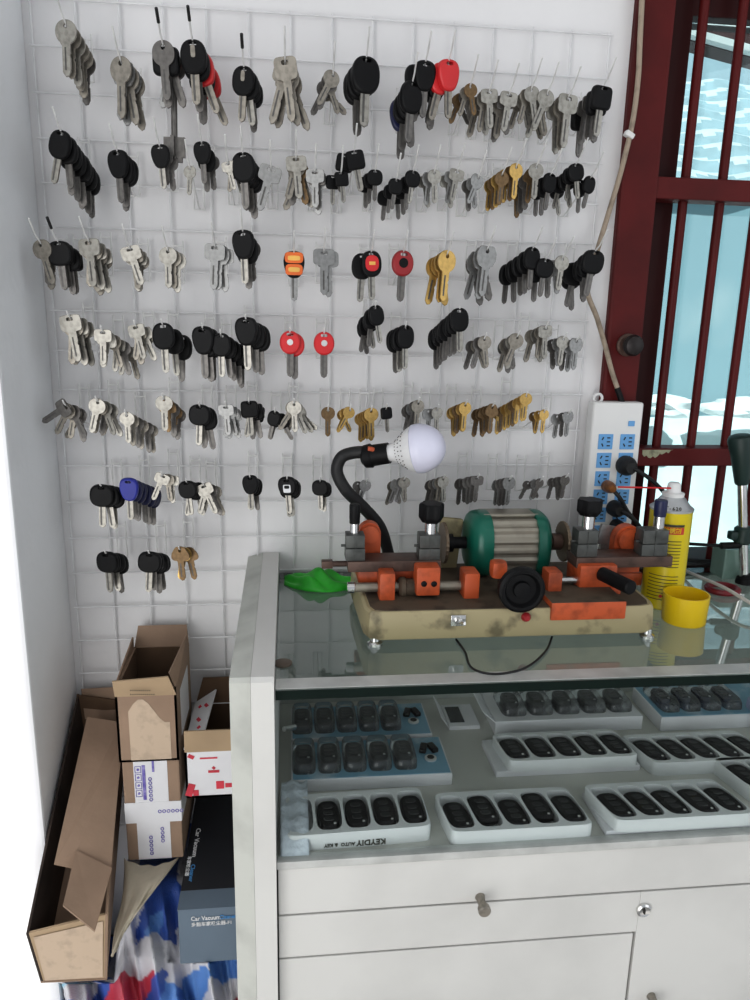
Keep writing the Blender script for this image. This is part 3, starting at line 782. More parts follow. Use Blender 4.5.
# ---- trays, boxes and key fobs on the shelf
def fob_objs(p, sx, sy, rz, style, label, group, shear=0.):
    o = empty('key_fob', p, label, 'key fob', group, rotz=rz)
    body = {'std': sell(.0125, .0190, 3.2), 'taper': chaikin([(-.011, .018), (.008, .019), (.0125, .010), (.0135, -.014), (.008, -.019), (-.010, -.019), (-.013, -.008), (-.013, .010)], 2),
            'oval': sell(.0125, .0205, 2.5)}[style if style in ('std', 'taper', 'oval') else 'std']
    def fn(x, z, d): return (x * sx + z * shear, z * sy, d)
    b = B(); plate(b, body, [(0, .9), (.003, 1), (.007, 1), (.0095, .9)], fn=fn)
    mk('body', b, M['fobblue'] if style == 'std' and 'blue' in label else M['fob'], o, True).matrix_parent_inverse = Matrix()
    for dy in (.009, .0, -.008):
        b = B(); plate(b, sell(.0062, .0032, 3, (0, dy)), [(.0092, 1), (.0102, .85)], fn=fn)
        mk('button', b, M['fobbtn'], o, True).matrix_parent_inverse = Matrix()
    b = B(); x, y, _ = fn(.006, -.0145, 0); lathe(b, (x, y, .0088), (0, 0, 1), [(0, .0019), (.0011, .0015)], 12)
    mk('badge', b, M['silver'], o, True).matrix_parent_inverse = Matrix()
    return o
def tray(x0, x1, y0, y1, z, h, nwell, label, wells, shear=0., fobs=None, style='std', fl='', rz=0., wide=.0135, flen=.0205, offs=None, skip=(), under=None):
    c = Vector(((x0 + x1) / 2, (y0 + y1) / 2, z)); W, D = x1 - x0, y1 - y0
    t = empty('fob_tray', c, label, 'tray', rotz=rz)
    def fn(x, y, d): return (x + shear * y, y, d)
    hl = []; cs = []; wide = W / nwell * .455; flen = D * .36
    for i in range(nwell):
        cx = -W / 2 + W * (i + .5) / nwell; cs.append(cx)
        hl.append(sell(wide, flen + .0035, 4, (cx, .0), 20))
    b = B(); plate(b, sell(W / 2, D / 2, 14, (0, 0), 40), [(0, 1.0), (h * .92, 1.0), (h, .985)], hl, fn=fn)
    mk('tray_shell', b, M['traypl'], t, True, sharp=40).matrix_parent_inverse = Matrix()
    b = B(); plate(b, sell(W / 2 * .97, D / 2 * .97, 14, (0, 0), 40), [(.001, 1), (.003, 1)], fn=fn); mk('tray_floor', b, M['traypl'], t).matrix_parent_inverse = Matrix()
    for i in range(nwell):
        if i in skip: continue
        dy = offs[i] if offs else -.001
        ca, sa = math.cos(rz), math.sin(rz); lx = cs[i] + shear * dy
        fob_objs(c + Vector((lx * ca - dy * sa, lx * sa + dy * ca, h - .0095)), wide * .93 / .0135, .98 * flen / .0205, rz, style,
                 f"{fl}, {['first','second','third','fourth','fifth'][i]} well from the tray's end at the counter side panel" if False else f"{fl}, {ORD[i]} along its row", 'key fobs in the counter', shear * .9)
    return t
def plainbox(name, lo, hi, label, cat, m='label', rz=0., bev=.0012):
    lo, hi = Vector(lo), Vector(hi); c = Vector(((lo.x + hi.x) / 2, (lo.y + hi.y) / 2, lo.z))
    o = empty(name, c, label, cat, rotz=rz); s = hi - lo
    b = B(); box2(b, (-s.x / 2, -s.y / 2, 0), (s.x / 2, s.y / 2, s.z), bev); mk('box_body', b, M[m], o).matrix_parent_inverse = Matrix()
    return o
# A: white tray with upside-down lettering, end well empty and covered by a bubble sheet
rzA = .03
tA = tray(.2885, .4455, -.333, -.262, ZS, .019, 5, 'white tray of four black fobs with a cloudy sheet over one end', 5, fobs=4, style='std', fl='black fob in the lettered white tray', rz=rzA, skip=(0,))
cA = Vector(((.2885 + .4455) / 2, -.2975, ZS))
mA = Matrix.Rotation(rzA, 4, 'Z'); mA.translation = cA
fm = mA @ face_matrix((.012, -.0359, .0055), (-1, 0, 0), (0, 0, -1))
text('lettering', 'KEYDIY', .0095, M['ink'], tA, fm)
fm = mA @ face_matrix((-.022, -.0359, .0052), (-1, 0, 0), (0, 0, -1))
text('small_lettering', 'AUTO  & KEY', .0055, M['ink'], tA, fm)
b = B()
def sheet(u, v):
    x = .2835 + .030 * u; y = -.345 + .105 * v
    z = ZS + .0212 + .002 * math.sin(9 * u + 4 * v) + .0015 * math.sin(25 * v)
    if v < .16: z = ZS + .003 + (z - ZS - .003) * min(1, (v / .16))
    return (x, y + (.0 if v > .16 else -.0), z)
quadsheet(b, sheet, 10, 24); o = mk('bubble_sheet', b, M['tissue'], smooth=True)
o.modifiers.new('thick', 'SOLIDIFY').thickness = .0008
tag(o, 'cloudy bubble plastic sheet draped over the end of the lettered tray', 'plastic sheet')
# B, C, E, F trays
tray(.4625, .6215, -.342, -.272, ZS, .018, 5, 'white moulded tray of staggered black fobs at the middle of the front glass', 5, style='taper', fl='black fob in the staggered front tray',
     wide=.0140, flen=.0235, offs=[-.004, .005, -.004, .005, -.002], shear=-.10)
plainbox('fob_box', (.640, -.340, ZS), (.815, -.270, ZS + .007), 'flat white box under the front tray of slanted fobs', 'box')
tray(.643, .806, -.344, -.276, ZS + .007, .015, 5, 'white tray of five slanted fobs sitting on a flat white box', 5, style='taper', fl='black fob in the tray on the flat white box', wide=.0138, flen=.0225,
     offs=[-.004, -.004, -.004, -.004, -.004], shear=-.20)
plainbox('fob_box', (.5475, -.223, ZS), (.735, -.150, ZS + .008), 'white box beneath the middle tray of closely set fobs', 'box')
tray(.5600, .7280, -.225, -.160, ZS + .008, .015, 5, 'white tray of closely set fobs behind the staggered tray', 5, style='taper', fl='black fob in the middle tray', wide=.0140, flen=.0195, shear=-.10)
tray(.7390, .903, -.236, -.168, ZS, .018, 5, 'white tray of slanted fobs behind the tray on the flat box', 5, style='taper', fl='black slanted fob in the rear tray', wide=.0138, flen=.0215, shear=-.22)
tray(.832, .995, -.300, -.230, ZS, .018, 5, 'white fob tray beside the tray on the flat box, cut by the picture edge', 5, style='taper', fl='black fob in the tray at the picture edge', wide=.0138, flen=.0215, shear=-.2, skip=(3, 4))
# D: two blister packs on blue cards, five remotes each
def blister(x0, x1, y0, y1, z, h, label, fl, first=None, sx=.92, fobs=5, blue=True, extras=True, xf0=.0, xf1=.80):
    c = Vector(((x0 + x1) / 2, (y0 + y1) / 2, z)); W, D = x1 - x0, y1 - y0
    t = empty('blister_pack', c, label, 'blister pack')
    b = B(); box2(b, (-W / 2, -D / 2, 0), (W / 2, D / 2, h), .001); mk('card_box', b, M['label'], t).matrix_parent_inverse = Matrix()
    if blue:
        b = B(); box2(b, (-W / 2 + .002, -D / 2 + .002, h), (W / 2 - .002, D / 2 - .002, h + .0006)); mk('backing_card', b, M['bluecard'], t).matrix_parent_inverse = Matrix()
    b = B()
    for k in range(fobs):
        cx = x0 + W * (xf0 + (xf1 - xf0) * (k + .5) / fobs); lx = cx - c.x
        plate(b, sell(W * (xf1 - xf0) / fobs * .47, D * .40, 5, (lx, .002), 24), [(h + .0008, 1), (h + .009, .98), (h + .0125, .90)], fn=lambda x, y, d: (x, y, d))
        fob_objs(Vector((cx, c.y + .004, z + h + .0008)), sx, .92, 0, 'std' , f"{fl}, {ORD[k]} along its row", 'key fobs in the counter')
    mk('clear_blister', b, M['film'], t, True).matrix_parent_inverse = Matrix()
    if extras:
        ex = x1 - W * .11 - c.x
        for k in (-1, 1):
            b = B(); box(b, (ex + k * .006, .010, h + .004), (.009, .018, .006), .002, rot=(0, 0, k * .3)); mk('spare_shell', b, M['fob'], t).matrix_parent_inverse = Matrix()
        b = B(); lathe(b, (ex, -.010, h + .0008), (0, 0, 1), [(0, .0075), (.002, .0075), (.0026, .006)], 20); mk('coin_cell', b, M['silver'], t, True).matrix_parent_inverse = Matrix()
        b = B(); lathe(b, (ex, -.010, h + .0033), (0, 0, 1), [(0, .0045), (.0004, .0045)], 20); mk('coin_cell_face', b, M['gap'], t, True).matrix_parent_inverse = Matrix()
    return t
blister(.295, .490, -.233, -.150, ZS, .016, 'blister pack of five remotes on a blue card behind the lettered tray', 'black remote in the front blister pack')
blister(.295, .482, -.143, -.060, ZS, .016, 'blister pack of five remotes on a blue card at the back corner', 'black remote in the rear blister pack')
b = B(); p0, p1 = at(274 + 6, 706, -.115), at(292, 712, -.125); cyl(b, (.286, -.150, ZS + .036), (.300, -.136, ZS + .030), .0035, 12); mk('t', b, M['chrome'])
bpy.data.objects['t'].name = 'metal_tube'; tag(bpy.data.objects['metal_tube'], 'short chrome tube poking over the rear blister pack', 'tube')
# G: white box with film-wrapped fobs, H: box of blue-wrapped fobs
blister(.572, .7825, -.128, -.045, ZS, .021, 'white box of five film-wrapped fobs at the back of the shelf', 'film-wrapped fob on the white box', blue=False, extras=False, xf0=.06, xf1=.97)
blister(.806, 1.03, -.135, -.045, ZS, .021, 'white box of blue-wrapped fobs at the back under the window', 'blue-wrapped fob on the white box', blue=True, extras=False, xf0=.03, xf1=.585, fobs=4, sx=.84)
b = B(); slabq(b, [(.805, -.10, ZS + .0215), (.815, -.10, ZS + .0215), (.815, -.085, ZS + .0215), (.805, -.085, ZS + .0215)], .0002); mk('r', b, M['redprint'])
bpy.data.objects.remove(bpy.data.objects['r'])
# open flap of the white box
b = B(); slabq(b, [(.5720, -.128, ZS + .020), (.5720, -.050, ZS + .020), (.5545, -.050, ZS + .034), (.5545, -.120, ZS + .034)], .0008)
pf = mk('open_flap', b, M['label']); pf.parent = bpy.data.objects['blister_pack.002']; pf.matrix_parent_inverse = Matrix.Translation(-bpy.data.objects['blister_pack.002'].location)
# small card with dark screen
sc_ = plainbox('fob_card', (.512, -.110, ZS), (.556, -.050, ZS + .006), 'small white card with a dark screen between the blister pack and white box', 'card')
b = B(); box2(b, (-.018, -.020, .006), (.002, .022, .0068)); mk('dark_screen', b, M['screen'], sc_).matrix_parent_inverse = Matrix()
b = B(); slabq(b, [(-.022, -.03, .004), (-.022, .028, .004), (-.034, .028, .022), (-.034, -.03, .022)], .0008); mk('flap', b, M['label'], sc_).matrix_parent_inverse = Matrix()
pv = atz(748, 700, ZS + .03)
b = B(); box(b, (pv.x + .02, pv.y - .02, ZS + .020), (.05, .04, .038), .008, 3)
o = tag(mk('lavender_case', b, M['lavender'], smooth=True), 'lavender plastic case on the shelf at the picture edge', 'case')

# ================================================================== KEY CUTTING MACHINE
mc = empty('key_cutting_machine', (.555, -.17, ZT), 'cream and orange key cutting machine with green motor on the glass counter', 'key cutting machine')
def part(name, bm, m, parent=None, smooth=True, sharp=35): return mk(name, bm, M[m] if isinstance(m, str) else m, parent or mc, smooth, sharp=sharp)
BZ0, BZ1 = ZT + .008, ZT + .041
YF = atz(365, 641, ZT + .008).y
print('YF', YF)
xl, xr = atz(365, 641, ZT + .008).x, at(657, 633, YF).x
b = B(); ytop = -.095
o2 = [(xl, YF), (xr, YF), (xr + .004, ytop), (xl - .006, ytop)]
ro = []
for i in range(4):                                                   # rounded corners
    p = Vector(o2[i]).to_3d(); a = Vector(o2[i - 1]).to_3d(); c = Vector(o2[(i + 1) % 4]).to_3d()
    for t in (0, .5, 1):
        q1 = p + (a - p).normalized() * .016; q2 = p + (c - p).normalized() * .016
        ro.append(((q1 * (1 - t) ** 2 + p * 2 * t * (1 - t) + q2 * t * t)[:2]))
plate(b, ro, [(BZ0, .985), (BZ0 + .003, 1), (BZ1 - .003, .99), (BZ1, .975)], fn=lambda x, y, d: (x, y, d))
part('base', b, 'cream')
b = B(); plate(b, ro, [(BZ1, .955), (BZ1 + .0008, .95)], fn=lambda x, y, d: (x, y, d)); part('oily_deck', b, 'grime')
for fx, fy in ((xl + .012, YF + .008), (xr - .008, YF + .008), (xl + .01, -.11), (xr - .006, -.11)):
    b = B(); lathe(b, (fx, fy, ZT), (0, 0, 1), [(0, .0085), (.003, .0085), (.005, .0055), (.012, .005)], 18); part('foot', b, 'chrome')
ps = at(458, 620, YF)
b = B(); box(b, (ps.x, YF - .0008, ps.z), (.017, .003, .013), .001); cyl(b, (ps.x, YF, ps.z), (ps.x, YF - .007, ps.z), .0042, 14); cyl(b, (ps.x, YF - .006, ps.z), (ps.x + .004, YF - .015, ps.z + .002), .0018, 10)
part('switch', b, 'chrome')
pi_ = at(526, 617, YF)
b = B(); lathe(b, (pi_.x, YF + .001, pi_.z), (0, -1, 0), [(0, .0055), (.002, .0055), (.004, .0045), (.0065, .003)], 16); part('indicator_lamp', b, 'dkred')
# motor
YM = -.135
mcn = at(507, 542, YM); axm = Vector((1, 0, 0))
xa, xb = at(470, 542, YM).x, at(538, 542, YM).x; R = .0378
def rib_ring(n=72, r0=R, r1=R * .945):
    out = []
    for k in range(n):
        t = 2 * PI * k / n; r = r0 if (k % 4) < 2 else r1
        sq = 1 + .10 * abs(math.sin(2 * t)) ** 2
        out.append((r * sq * math.cos(t) * .97, r * sq * math.sin(t)))
    return out
b = B(); plate(b, rib_ring(), [(xa + .020, 1), (xb - .011, 1)], fn=lambda y, z, d: (d, mcn.y + y, mcn.z + z)); mo = part('motor_shell', b, 'malu', smooth=False)
def cap(x0, dirn, Ln, name):
    b = B(); pr = [(sell(R * 1.06, R * 1.08, 2.5, k=36), s) for s in (1, 1, .97, .88, .70, .40)]
    tt = [0, .45, .65, .85, .97, 1.0]
    rings = []
    for (o_, s), t in zip(pr, tt): rings.append([b.verts.new((x0 + dirn * Ln * t, mcn.y + y * s, mcn.z + z * s)) for y, z in o_])
    for r1, r2 in zip(rings, rings[1:]):
        for k in range(36): b.faces.new((r1[k], r1[(k + 1) % 36], r2[(k + 1) % 36], r2[k]))
    b.faces.new(rings[0]); b.faces.new(rings[-1]); return part(name, b, 'mgreen')
cap(xa + .0205, -1, .026, 'motor_end_cap'); cap(xb - .0115, 1, .020, 'motor_end_cap')
b = B(); box2(b, (mcn.x - .030, mcn.y - .022, BZ1), (mcn.x + .030, mcn.y + .030, mcn.z - R * .9), .003); part('motor_mount', b, 'grime')
b = B(); box2(b, (mcn.x - .036, mcn.y - .014, mcn.z + R * .97), (mcn.x + .034, mcn.y + .016, mcn.z + R * 1.06), .001); part('motor_top_plate', b, 'malu')
# shaft hubs and cutter discs
xw1 = at(444, 537, YM).x; xw2 = at(563, 541, YM).x
b = B(); cyl(b, (xw1, mcn.y, mcn.z), (xa - .004, mcn.y, mcn.z), .0075, 20); cyl(b, (xw1 + .003, mcn.y, mcn.z), (xw1 + .011, mcn.y, mcn.z), .0115, 20); part('spindle', b, 'black')
b = B(); cyl(b, (xb + .006, mcn.y, mcn.z), (xw2, mcn.y, mcn.z), .0075, 20); cyl(b, (xw2 - .016, mcn.y, mcn.z), (xw2 - .004, mcn.y, mcn.z), .011, 20); part('spindle', b, 'rust')
def cutter(x):
    b = B(); n = 60
    plate(b, [((.0262 if k % 2 else .0252) * math.cos(2 * PI * k / n), (.0262 if k % 2 else .0252) * math.sin(2 * PI * k / n)) for k in range(n)], [(x - .002, .98), (x - .001, 1), (x + .001, 1), (x + .002, .98)], fn=lambda y, z, d: (d, mcn.y + y, mcn.z + z))
    return part('cutter_disc', b, 'wheel')
cutter(xw1); cutter(xw2)
# cream guard behind the first disc
p = at(448, 550, -.115); b = B(); box(b, (p.x, -.112, p.z), (.030, .006, .085), .004, rot=(0, .1, 0)); box2(b, (p.x - .012, -.115, BZ1), (p.x + .012, -.104, p.z - .03)); part('guard_plate', b, 'cream')
# carriages: brown bars
def bar_part(px0, px1, py0, py1, Y, depth, nm, m):
    a = at(px0, py0, Y); c = at(px1, py1, Y)
    b = B(); box2(b, (a.x, Y, c.z), (c.x, Y + depth, a.z), .0012); return part(nm, b, m)
YC = -.205
bar_part(348, 441, 562, 571, YC, .034, 'carriage_bar', 'rust')
bar_part(577, 672, 558, 567, YC, .034, 'carriage_bar', 'rust')
a = at(322, 564, -.185); c = at(350, 564, -.185)
b = B(); cyl(b, (a.x, -.185, a.z), (c.x + .02, -.185, a.z), .0035, 12); box(b, (a.x + .006, -.185, a.z), (.013, .010, .009), .001); part('guide_rod', b, 'rust')
def vise(px0, px1, py0, py1, Y, kn, hexed, nm, top=None):
    a = at(px0, py0, Y); c = at(px1, py1, Y); w = c.x - a.x; zc = (a.z + c.z) / 2; h = a.z - c.z
    v = empty_part(nm)
    b = B()
    box2(b, (a.x, Y, c.z), (c.x, Y + .022, c.z + h * .48), .0008); box2(b, (a.x + .0004, Y + .0004, c.z + h * .50), (c.x - .0004, Y + .022, a.z), .0008)
    box2(b, (a.x + w * .48, Y - .0006, c.z), (a.x + w * .52, Y, a.z)); 
    cyl(b, (a.x - .005, Y + .008, zc + h * .05), (a.x, Y + .008, zc + h * .05), .0016, 8)
    mk('jaw_block', b, M['vise'], v, True)
    kx = (kn[0] + kn[1]) / 2; q = at(kx, kn[3], Y + .011); t = at(kx, kn[2], Y + .011); rr = (at(kn[1], kn[2], Y + .011).x - at(kn[0], kn[2], Y + .011).x) / 2
    zk0 = at(kx, kn[4], Y + .011).z
    b = B(); cyl(b, (q.x, Y + .011, a.z - .002), (q.x, Y + .011, zk0), min(rr * .55, .0075) if hexed else rr * .86, 20); mk('chrome_neck', b, M['chrome'], v, True)
    b = B()
    if hexed:
        o_ = []
        for k in range(36):
            th = 2 * PI * k / 36; o_.append((rr * (1 + .10 * math.cos(6 * th)) * math.cos(th), rr * (1 + .10 * math.cos(6 * th)) * math.sin(th)))
    else: o_ = sell(rr, rr, 2, k=28)
    H = t.z - zk0
    plate(b, o_, [(zk0, .72 if hexed else .95), (zk0 + H * .25, .97), (zk0 + H * .3, 1), (zk0 + H * .92, 1), (zk0 + H, .92)], fn=lambda x, y, d: (q.x + x, Y + .011 + y, d))
    mk('clamp_knob', b, M[top or 'black'], v, True)
    return v
def empty_part(nm):
    o = bpy.data.objects.new(nm, None); COL.objects.link(o); o.parent = mc; o.empty_display_size = .01
    o.matrix_parent_inverse = Matrix.Translation(-mc.location); return o
vise(346, 365, 536, 561, YC + .002, (349, 360, 504, 536, 523), False, 'vise')
vise(420, 440, 536, 561, YC + .002, (419, 442, 503, 536, 522), True, 'vise')
vise(579, 597, 531, 557, YC + .002, (576, 599, 499, 531, 515), True, 'vise')
vise(644, 667, 531, 557, YC + .002, (652, 664, 500, 531, 516), False, 'vise', 'navy')
# orange castings
def obox(px0, px1, py0, py1, Y, dep, nm, bev=.003, m='morange', extra=None):
    a = at(px0, py0, Y); c = at(px1, py1, Y); b = B(); box2(b, (a.x, Y, c.z), (c.x, Y + dep, a.z), bev)
    if extra: extra(b, a, c)
    return part(nm, b, m)
def arch(px0, px1, py0, py1, Y, nm):                                  # upright bracket with rounded head and a bored boss
    a = at(px0, py0, Y); c = at(px1, py1, Y); w = c.x - a.x; b = B(); cx = (a.x + c.x) / 2
    o_ = [(a.x, c.z), (c.x, c.z)] + [(cx + w / 2 * math.cos(t), a.z - w / 2 + w / 2 * math.sin(t)) for t in [PI * k / 12 for k in range(13)]]
    plate(b, o_, [(Y, 1), (Y + .014, 1)])
    lathe(b, (cx, Y, a.z - w / 2), (0, -1, 0), [(0, w * .42), (.006, w * .40), (.0065, w * .2)], 20)
    return part(nm, b, 'morange')
arch(359, 380, 523, 572, -.166, 'orange_bracket'); arch(616, 639, 526, 572, -.166, 'orange_bracket')
q = at(641, 539, -.172); b = B(); cyl(b, (q.x - .009, -.172, q.z), (q.x + .004, -.172, q.z), .0085, 18, ch=.001); part('knurled_collar', b, 'black')
q = at(650, 540, -.185); b = B(); cyl(b, (q.x - .004, -.172, q.z), (q.x + .004, -.172, q.z), .006, 12); part('collar_nut', b, 'chrome')
q = at(607, 535, -.150); b = B(); box(b, (q.x, -.150, q.z), (.026, .004, .026), .001, rot=(0, .22, .2)); box2(b, (q.x - .008, -.152, BZ1), (q.x + .004, -.146, q.z - .008)); part('tilted_steel_plate', b, 'grey')
obox(358, 418, 571, 583, -.195, .040, 'orange_carriage')
obox(417, 440, 568, 596, -.225, .050, 'orange_clamp_block')
for px in (424, 434):
    q = at(px, 584, -.2255); b = B(); lathe(b, (q.x, -.225, q.z), (0, -1, 0), [(0, .0034), (.0012, .0034), (.0018, .002)], 14); part('bolt', b, 'black')
zs = at(430, 586, -.205).z
b = B(); cyl(b, (at(350, 586, -.205).x, -.205, zs), (at(470, 586, -.205).x, -.205, zs), .0056, 18); part('slide_shaft', b, 'malu')
b = B(); cyl(b, (at(347, 586, -.205).x, -.205, zs), (at(355, 586, -.205).x, -.205, zs), .0066, 18, ch=.0008); part('shaft_end', b, 'chrome')
obox(380, 395, 574, 606, -.226, .030, 'orange_lug'); obox(465, 479, 574, 605, -.226, .030, 'orange_lug')
b = B(); x0, x1 = at(398, 587, -.205).x, at(417, 587, -.205).x
lathe(b, (x0, -.205, zs - .001), (1, 0, 0), [(0, .010), (.003, .0125), (.008, .0125), (.009, .0105), (x1 - x0, .0105)], 20); part('return_spring_drum', b, 'grime')
# right-hand feed
obox(581, 616, 566, 589, -.215, .045, 'orange_feed_block')
q = at(602, 574, -.216); q2 = at(625, 583, -.245)
b = B(); cyl(b, (q.x, -.214, q.z), (q2.x, -.262, q2.z), .0085, 20, ch=.0015); part('feed_handle', b, 'black')
zs2 = at(570, 580, -.205).z
b = B(); cyl(b, (at(545, 580, -.205).x, -.205, zs2), (at(618, 580, -.205).x, -.205, zs2), .0045, 18); part('feed_shaft', b, 'chrome')
obox(549, 561, 573, 604, -.226, .026, 'orange_lug')
obox(612, 620, 588, 602, -.222, .014, 'orange_lug', .002)
a = at(552, 603, -.262); c = at(627, 603, -.262)
b = B(); box2(b, (a.x, -.262, at(590, 620, -.262).z), (c.x, -.205, a.z), .002)
o = part('orange_tray', b, [M['morange'], M['grime']], sharp=30)
for p in o.data.polygons:
    if p.normal.z > .8: p.material_index = 1
obox(600, 642, 574, 586, -.150, .01, 'orange_back_rail')
# handwheel
q = at(521, 589, -.258)
b = B(); R2 = .0262
lathe(b, (q.x, -.252, q.z), (0, -1, 0), [(0, .014), (.002, R2 - .004), (.004, R2), (.011, R2), (.013, R2 - .003), (.0125, R2 - .006), (.007, R2 - .009), (.007, .010), (.011, .009), (.012, .004)], 40); part('handwheel', b, 'black')
b = B(); cyl(b, (q.x, -.215, q.z), (q.x, -.252, q.z), .007, 16); box2(b, (q.x - .012, -.222, BZ1), (q.x + .012, -.205, q.z + .004), .002); part('handwheel_bearing', b, 'rust')
obox(493, 508, 563, 580, -.222, .02, 'orange_pivot', .006)

# ---- gooseneck lamp clamped behind the machine
lp = empty('gooseneck_lamp', at(388, 560, -.10), 'black gooseneck work lamp with large white bulb on the key machine', 'lamp')
YL = -.125
pts = [at(390, 575, -.100), at(388, 552, -.100), at(380, 527, -.105), at(362, 506, -.115), at(346, 490, YL), at(337, 472, YL), at(341, 458, YL), at(352, 453, YL), at(366, 452, YL - .004)]
pts[0].z = BZ1
b = B(); tube(b, spline(pts, 8), .0076, 14); mk('gooseneck', b, M['rubber'], lp, True)
b = B(); cyl(b, (pts[0].x, pts[0].y, BZ1), (pts[0].x, pts[0].y, BZ1 + .012), .011, 18, ch=.002); mk('lamp_foot', b, M['black'], lp, True)
s0, s1 = at(362, 457, YL), at(389, 453, YL - .012)
ax = (s1 - s0); Ls = ax.length
b = B(); lathe(b, s0, ax, [(0, .009), (.004, .0140), (.012, .0150), (.014, .0132), (Ls, .0128)], 24); mk('lamp_socket', b, M['black'], lp, True)
b = B(); q = at(371, 449, YL - .014); box(b, q, (.008, .006, .005), .001, rot=(0, .2, 0)); mk('switch_button', b, M['morange'], lp, True)
axn = ax.normalized()
b = B(); lathe(b, s1, axn, [(-.002, .0125), (.004, .0135), (.010, .0165), (.018, .024), (.026, .0318), (.0335, .0362)], 36); BS = Matrix.Translation(s1) @ Matrix.Scale(.79, 4) @ Matrix.Scale(1.2, 4, axn) @ Matrix.Translation(-s1)
bmesh.ops.transform(b, matrix=BS, verts=b.verts); hb = mk('bulb_housing', b, M['bulbbase'], lp, True)
b = B(); u, v = frame_of(axn)
for t, r in ((.0115, .0182), (.0165, .0232), (.0215, .0283)):
    for k in range(22):
        th = 2 * PI * (k + .5 * (t > .015)) / 22; pp = s1 + axn * t + (u * math.cos(th) + v * math.sin(th)) * (r - .0003); bmesh.ops.create_icosphere(b, subdivisions=1, radius=.0009, matrix=Matrix.Translation(pp))
bmesh.ops.transform(b, matrix=BS, verts=b.verts); mk('vent_holes', b, M['gap'], hb, True)['kind'] = 'stuff'
b = B(); Rb = .0375; prof = [(.0335, .0355), (.0345, .0372)]
for k in range(1, 15):
    th = PI / 2 * k / 15; prof.append((.0355 + .038 * math.sin(th), .0382 * math.cos(th) ** .92 if k > 2 else .0378))
lathe(b, s1, axn, prof, 40); bmesh.ops.transform(b, matrix=BS, verts=b.verts); mk('bulb_dome', b, M['bulb'], lp, True)

# ---- other things on the counter
b = B()
gb = [atz(282, 578, ZT), atz(357, 587, ZT)]
def bag(u, v):
    px = 280 + 76 * u; edge = math.sin(PI * min(max(u, 0.02), .98)) ** .5
    x = .262 + .025 + .098 * u; y = -.022 - .060 * v * (.45 + .55 * edge) - .012 * u
    hgt = .020 * math.sin(PI * v) ** .7 * edge * (.75 + .25 * math.sin(11 * u + 5 * v)) + .005 * math.sin(17 * u - 13 * v) * edge * math.sin(PI * v)
    return (x, y, ZT + .001 + max(hgt, 0))
quadsheet(b, bag, 44, 22)
o = mk('green_bag', b, M['greenbag'], smooth=True, sharp=180); o.modifiers.new('thick', 'SOLIDIFY').thickness = .0006
tag(o, 'crumpled bright green plastic bag on the glass beside the machine', 'bag')
# spray can
cc = atz(665, 605, ZT); cc = Vector((.7755, -.152, ZT)); Rc = .0262
zt = at(677, 511, cc.y - .01).z - ZT
can = empty('spray_can', cc, 'yellow spray can with white nozzle standing by the machine', 'spray can')
b = B(); lathe(b, cc, (0, 0, 1), [(0, Rc - .002), (.002, Rc), (.004, Rc - .0006), (zt - .002, Rc - .0006), (zt, Rc)], 40); mk('can_body', b, M['canyel'], can, True)
b = B(); lathe(b, cc + Vector((0, 0, zt)), (0, 0, 1), [(0, Rc), (.0025, Rc + .0005), (.006, Rc - .004), (.016, Rc - .012), (.018, .012)], 40); mk('can_shoulder', b, M['canshoulder'], can, True)
b = B(); lathe(b, cc + Vector((0, 0, zt + .0165)), (0, 0, 1), [(0, .013), (.005, .0135), (.0065, .0085), (.016, .0078), (.018, .006)], 24); nz = mk('spray_nozzle', b, M['whitepl'], can, True)
b = B(); s_ = cc + Vector((-.006, -.004, zt + .028)); cyl(b, s_, at(618, 487, -.14), .0011, 8); mk('red_straw', b, M['red'], nz, True)
def wrap(z0, z1, a0, a1, m, nm, n=14, r=Rc + .0001):
    b = B(); quadsheet(b, lambda u, v: (cc.x + r * math.sin(a0 + (a1 - a0) * u), cc.y - r * math.cos(a0 + (a1 - a0) * u), ZT + z0 + (z1 - z0) * v), n, 1); return mk(nm, b, M[m], can, True)
aim = math.atan2(CAM.x - cc.x, -(CAM.y - cc.y))
b = B()
for k in range(9): 
    z = zt - .036 - k * .0042
    quadsheet(b, lambda u, v: (cc.x + (Rc + .0001) * math.sin(aim - .35 + 1.0 * u), cc.y - (Rc + .0001) * math.cos(aim - .35 + 1.0 * u), ZT + z + .0009 * v), 10, 1)
for k in range(8):
    z = zt - .082 - k * .0045
    quadsheet(b, lambda u, v: (cc.x + (Rc + .0001) * math.sin(aim - .75 + 1.45 * u), cc.y - (Rc + .0001) * math.cos(aim - .75 + 1.45 * u), ZT + z + .0009 * v), 10, 1)
mk('printed_lines', b, M['ink'], can, True)['kind'] = 'stuff'
wrap(zt - .0265, zt - .0175, aim - .42, aim + .72, 'inkred', 'red_label_band')
wrap(zt - .0170, zt - .0140, aim - .42, aim + .72, 'ink', 'dark_label_band')
for k, ch in enumerate('除锈剂'):
    th = aim - .12 + k * .27
    n_ = Vector((math.sin(th), -math.cos(th), 0)); pp = cc + n_ * (Rc + .0002) + Vector((0, 0, zt - .022))
    text('label_character', ch, .0075, M['capyel'], can, face_matrix(pp, (math.cos(th), math.sin(th), 0), (0, 0, 1)))
for k, ch in enumerate('IT-620'):
    th = aim + .02 + (k - 2.5) * .16; n_ = Vector((math.sin(th), -math.cos(th), 0))
    pp = cc + n_ * (Rc - .0018) + Vector((0, 0, zt + .0058)); text('shoulder_character', ch, .006, M['ink'], can, face_matrix(pp, (math.cos(th), math.sin(th), 0), Vector((0, 0, 1)) - n_ * .5))
th = aim + .28; n_ = Vector((math.sin(th), -math.cos(th), 0))
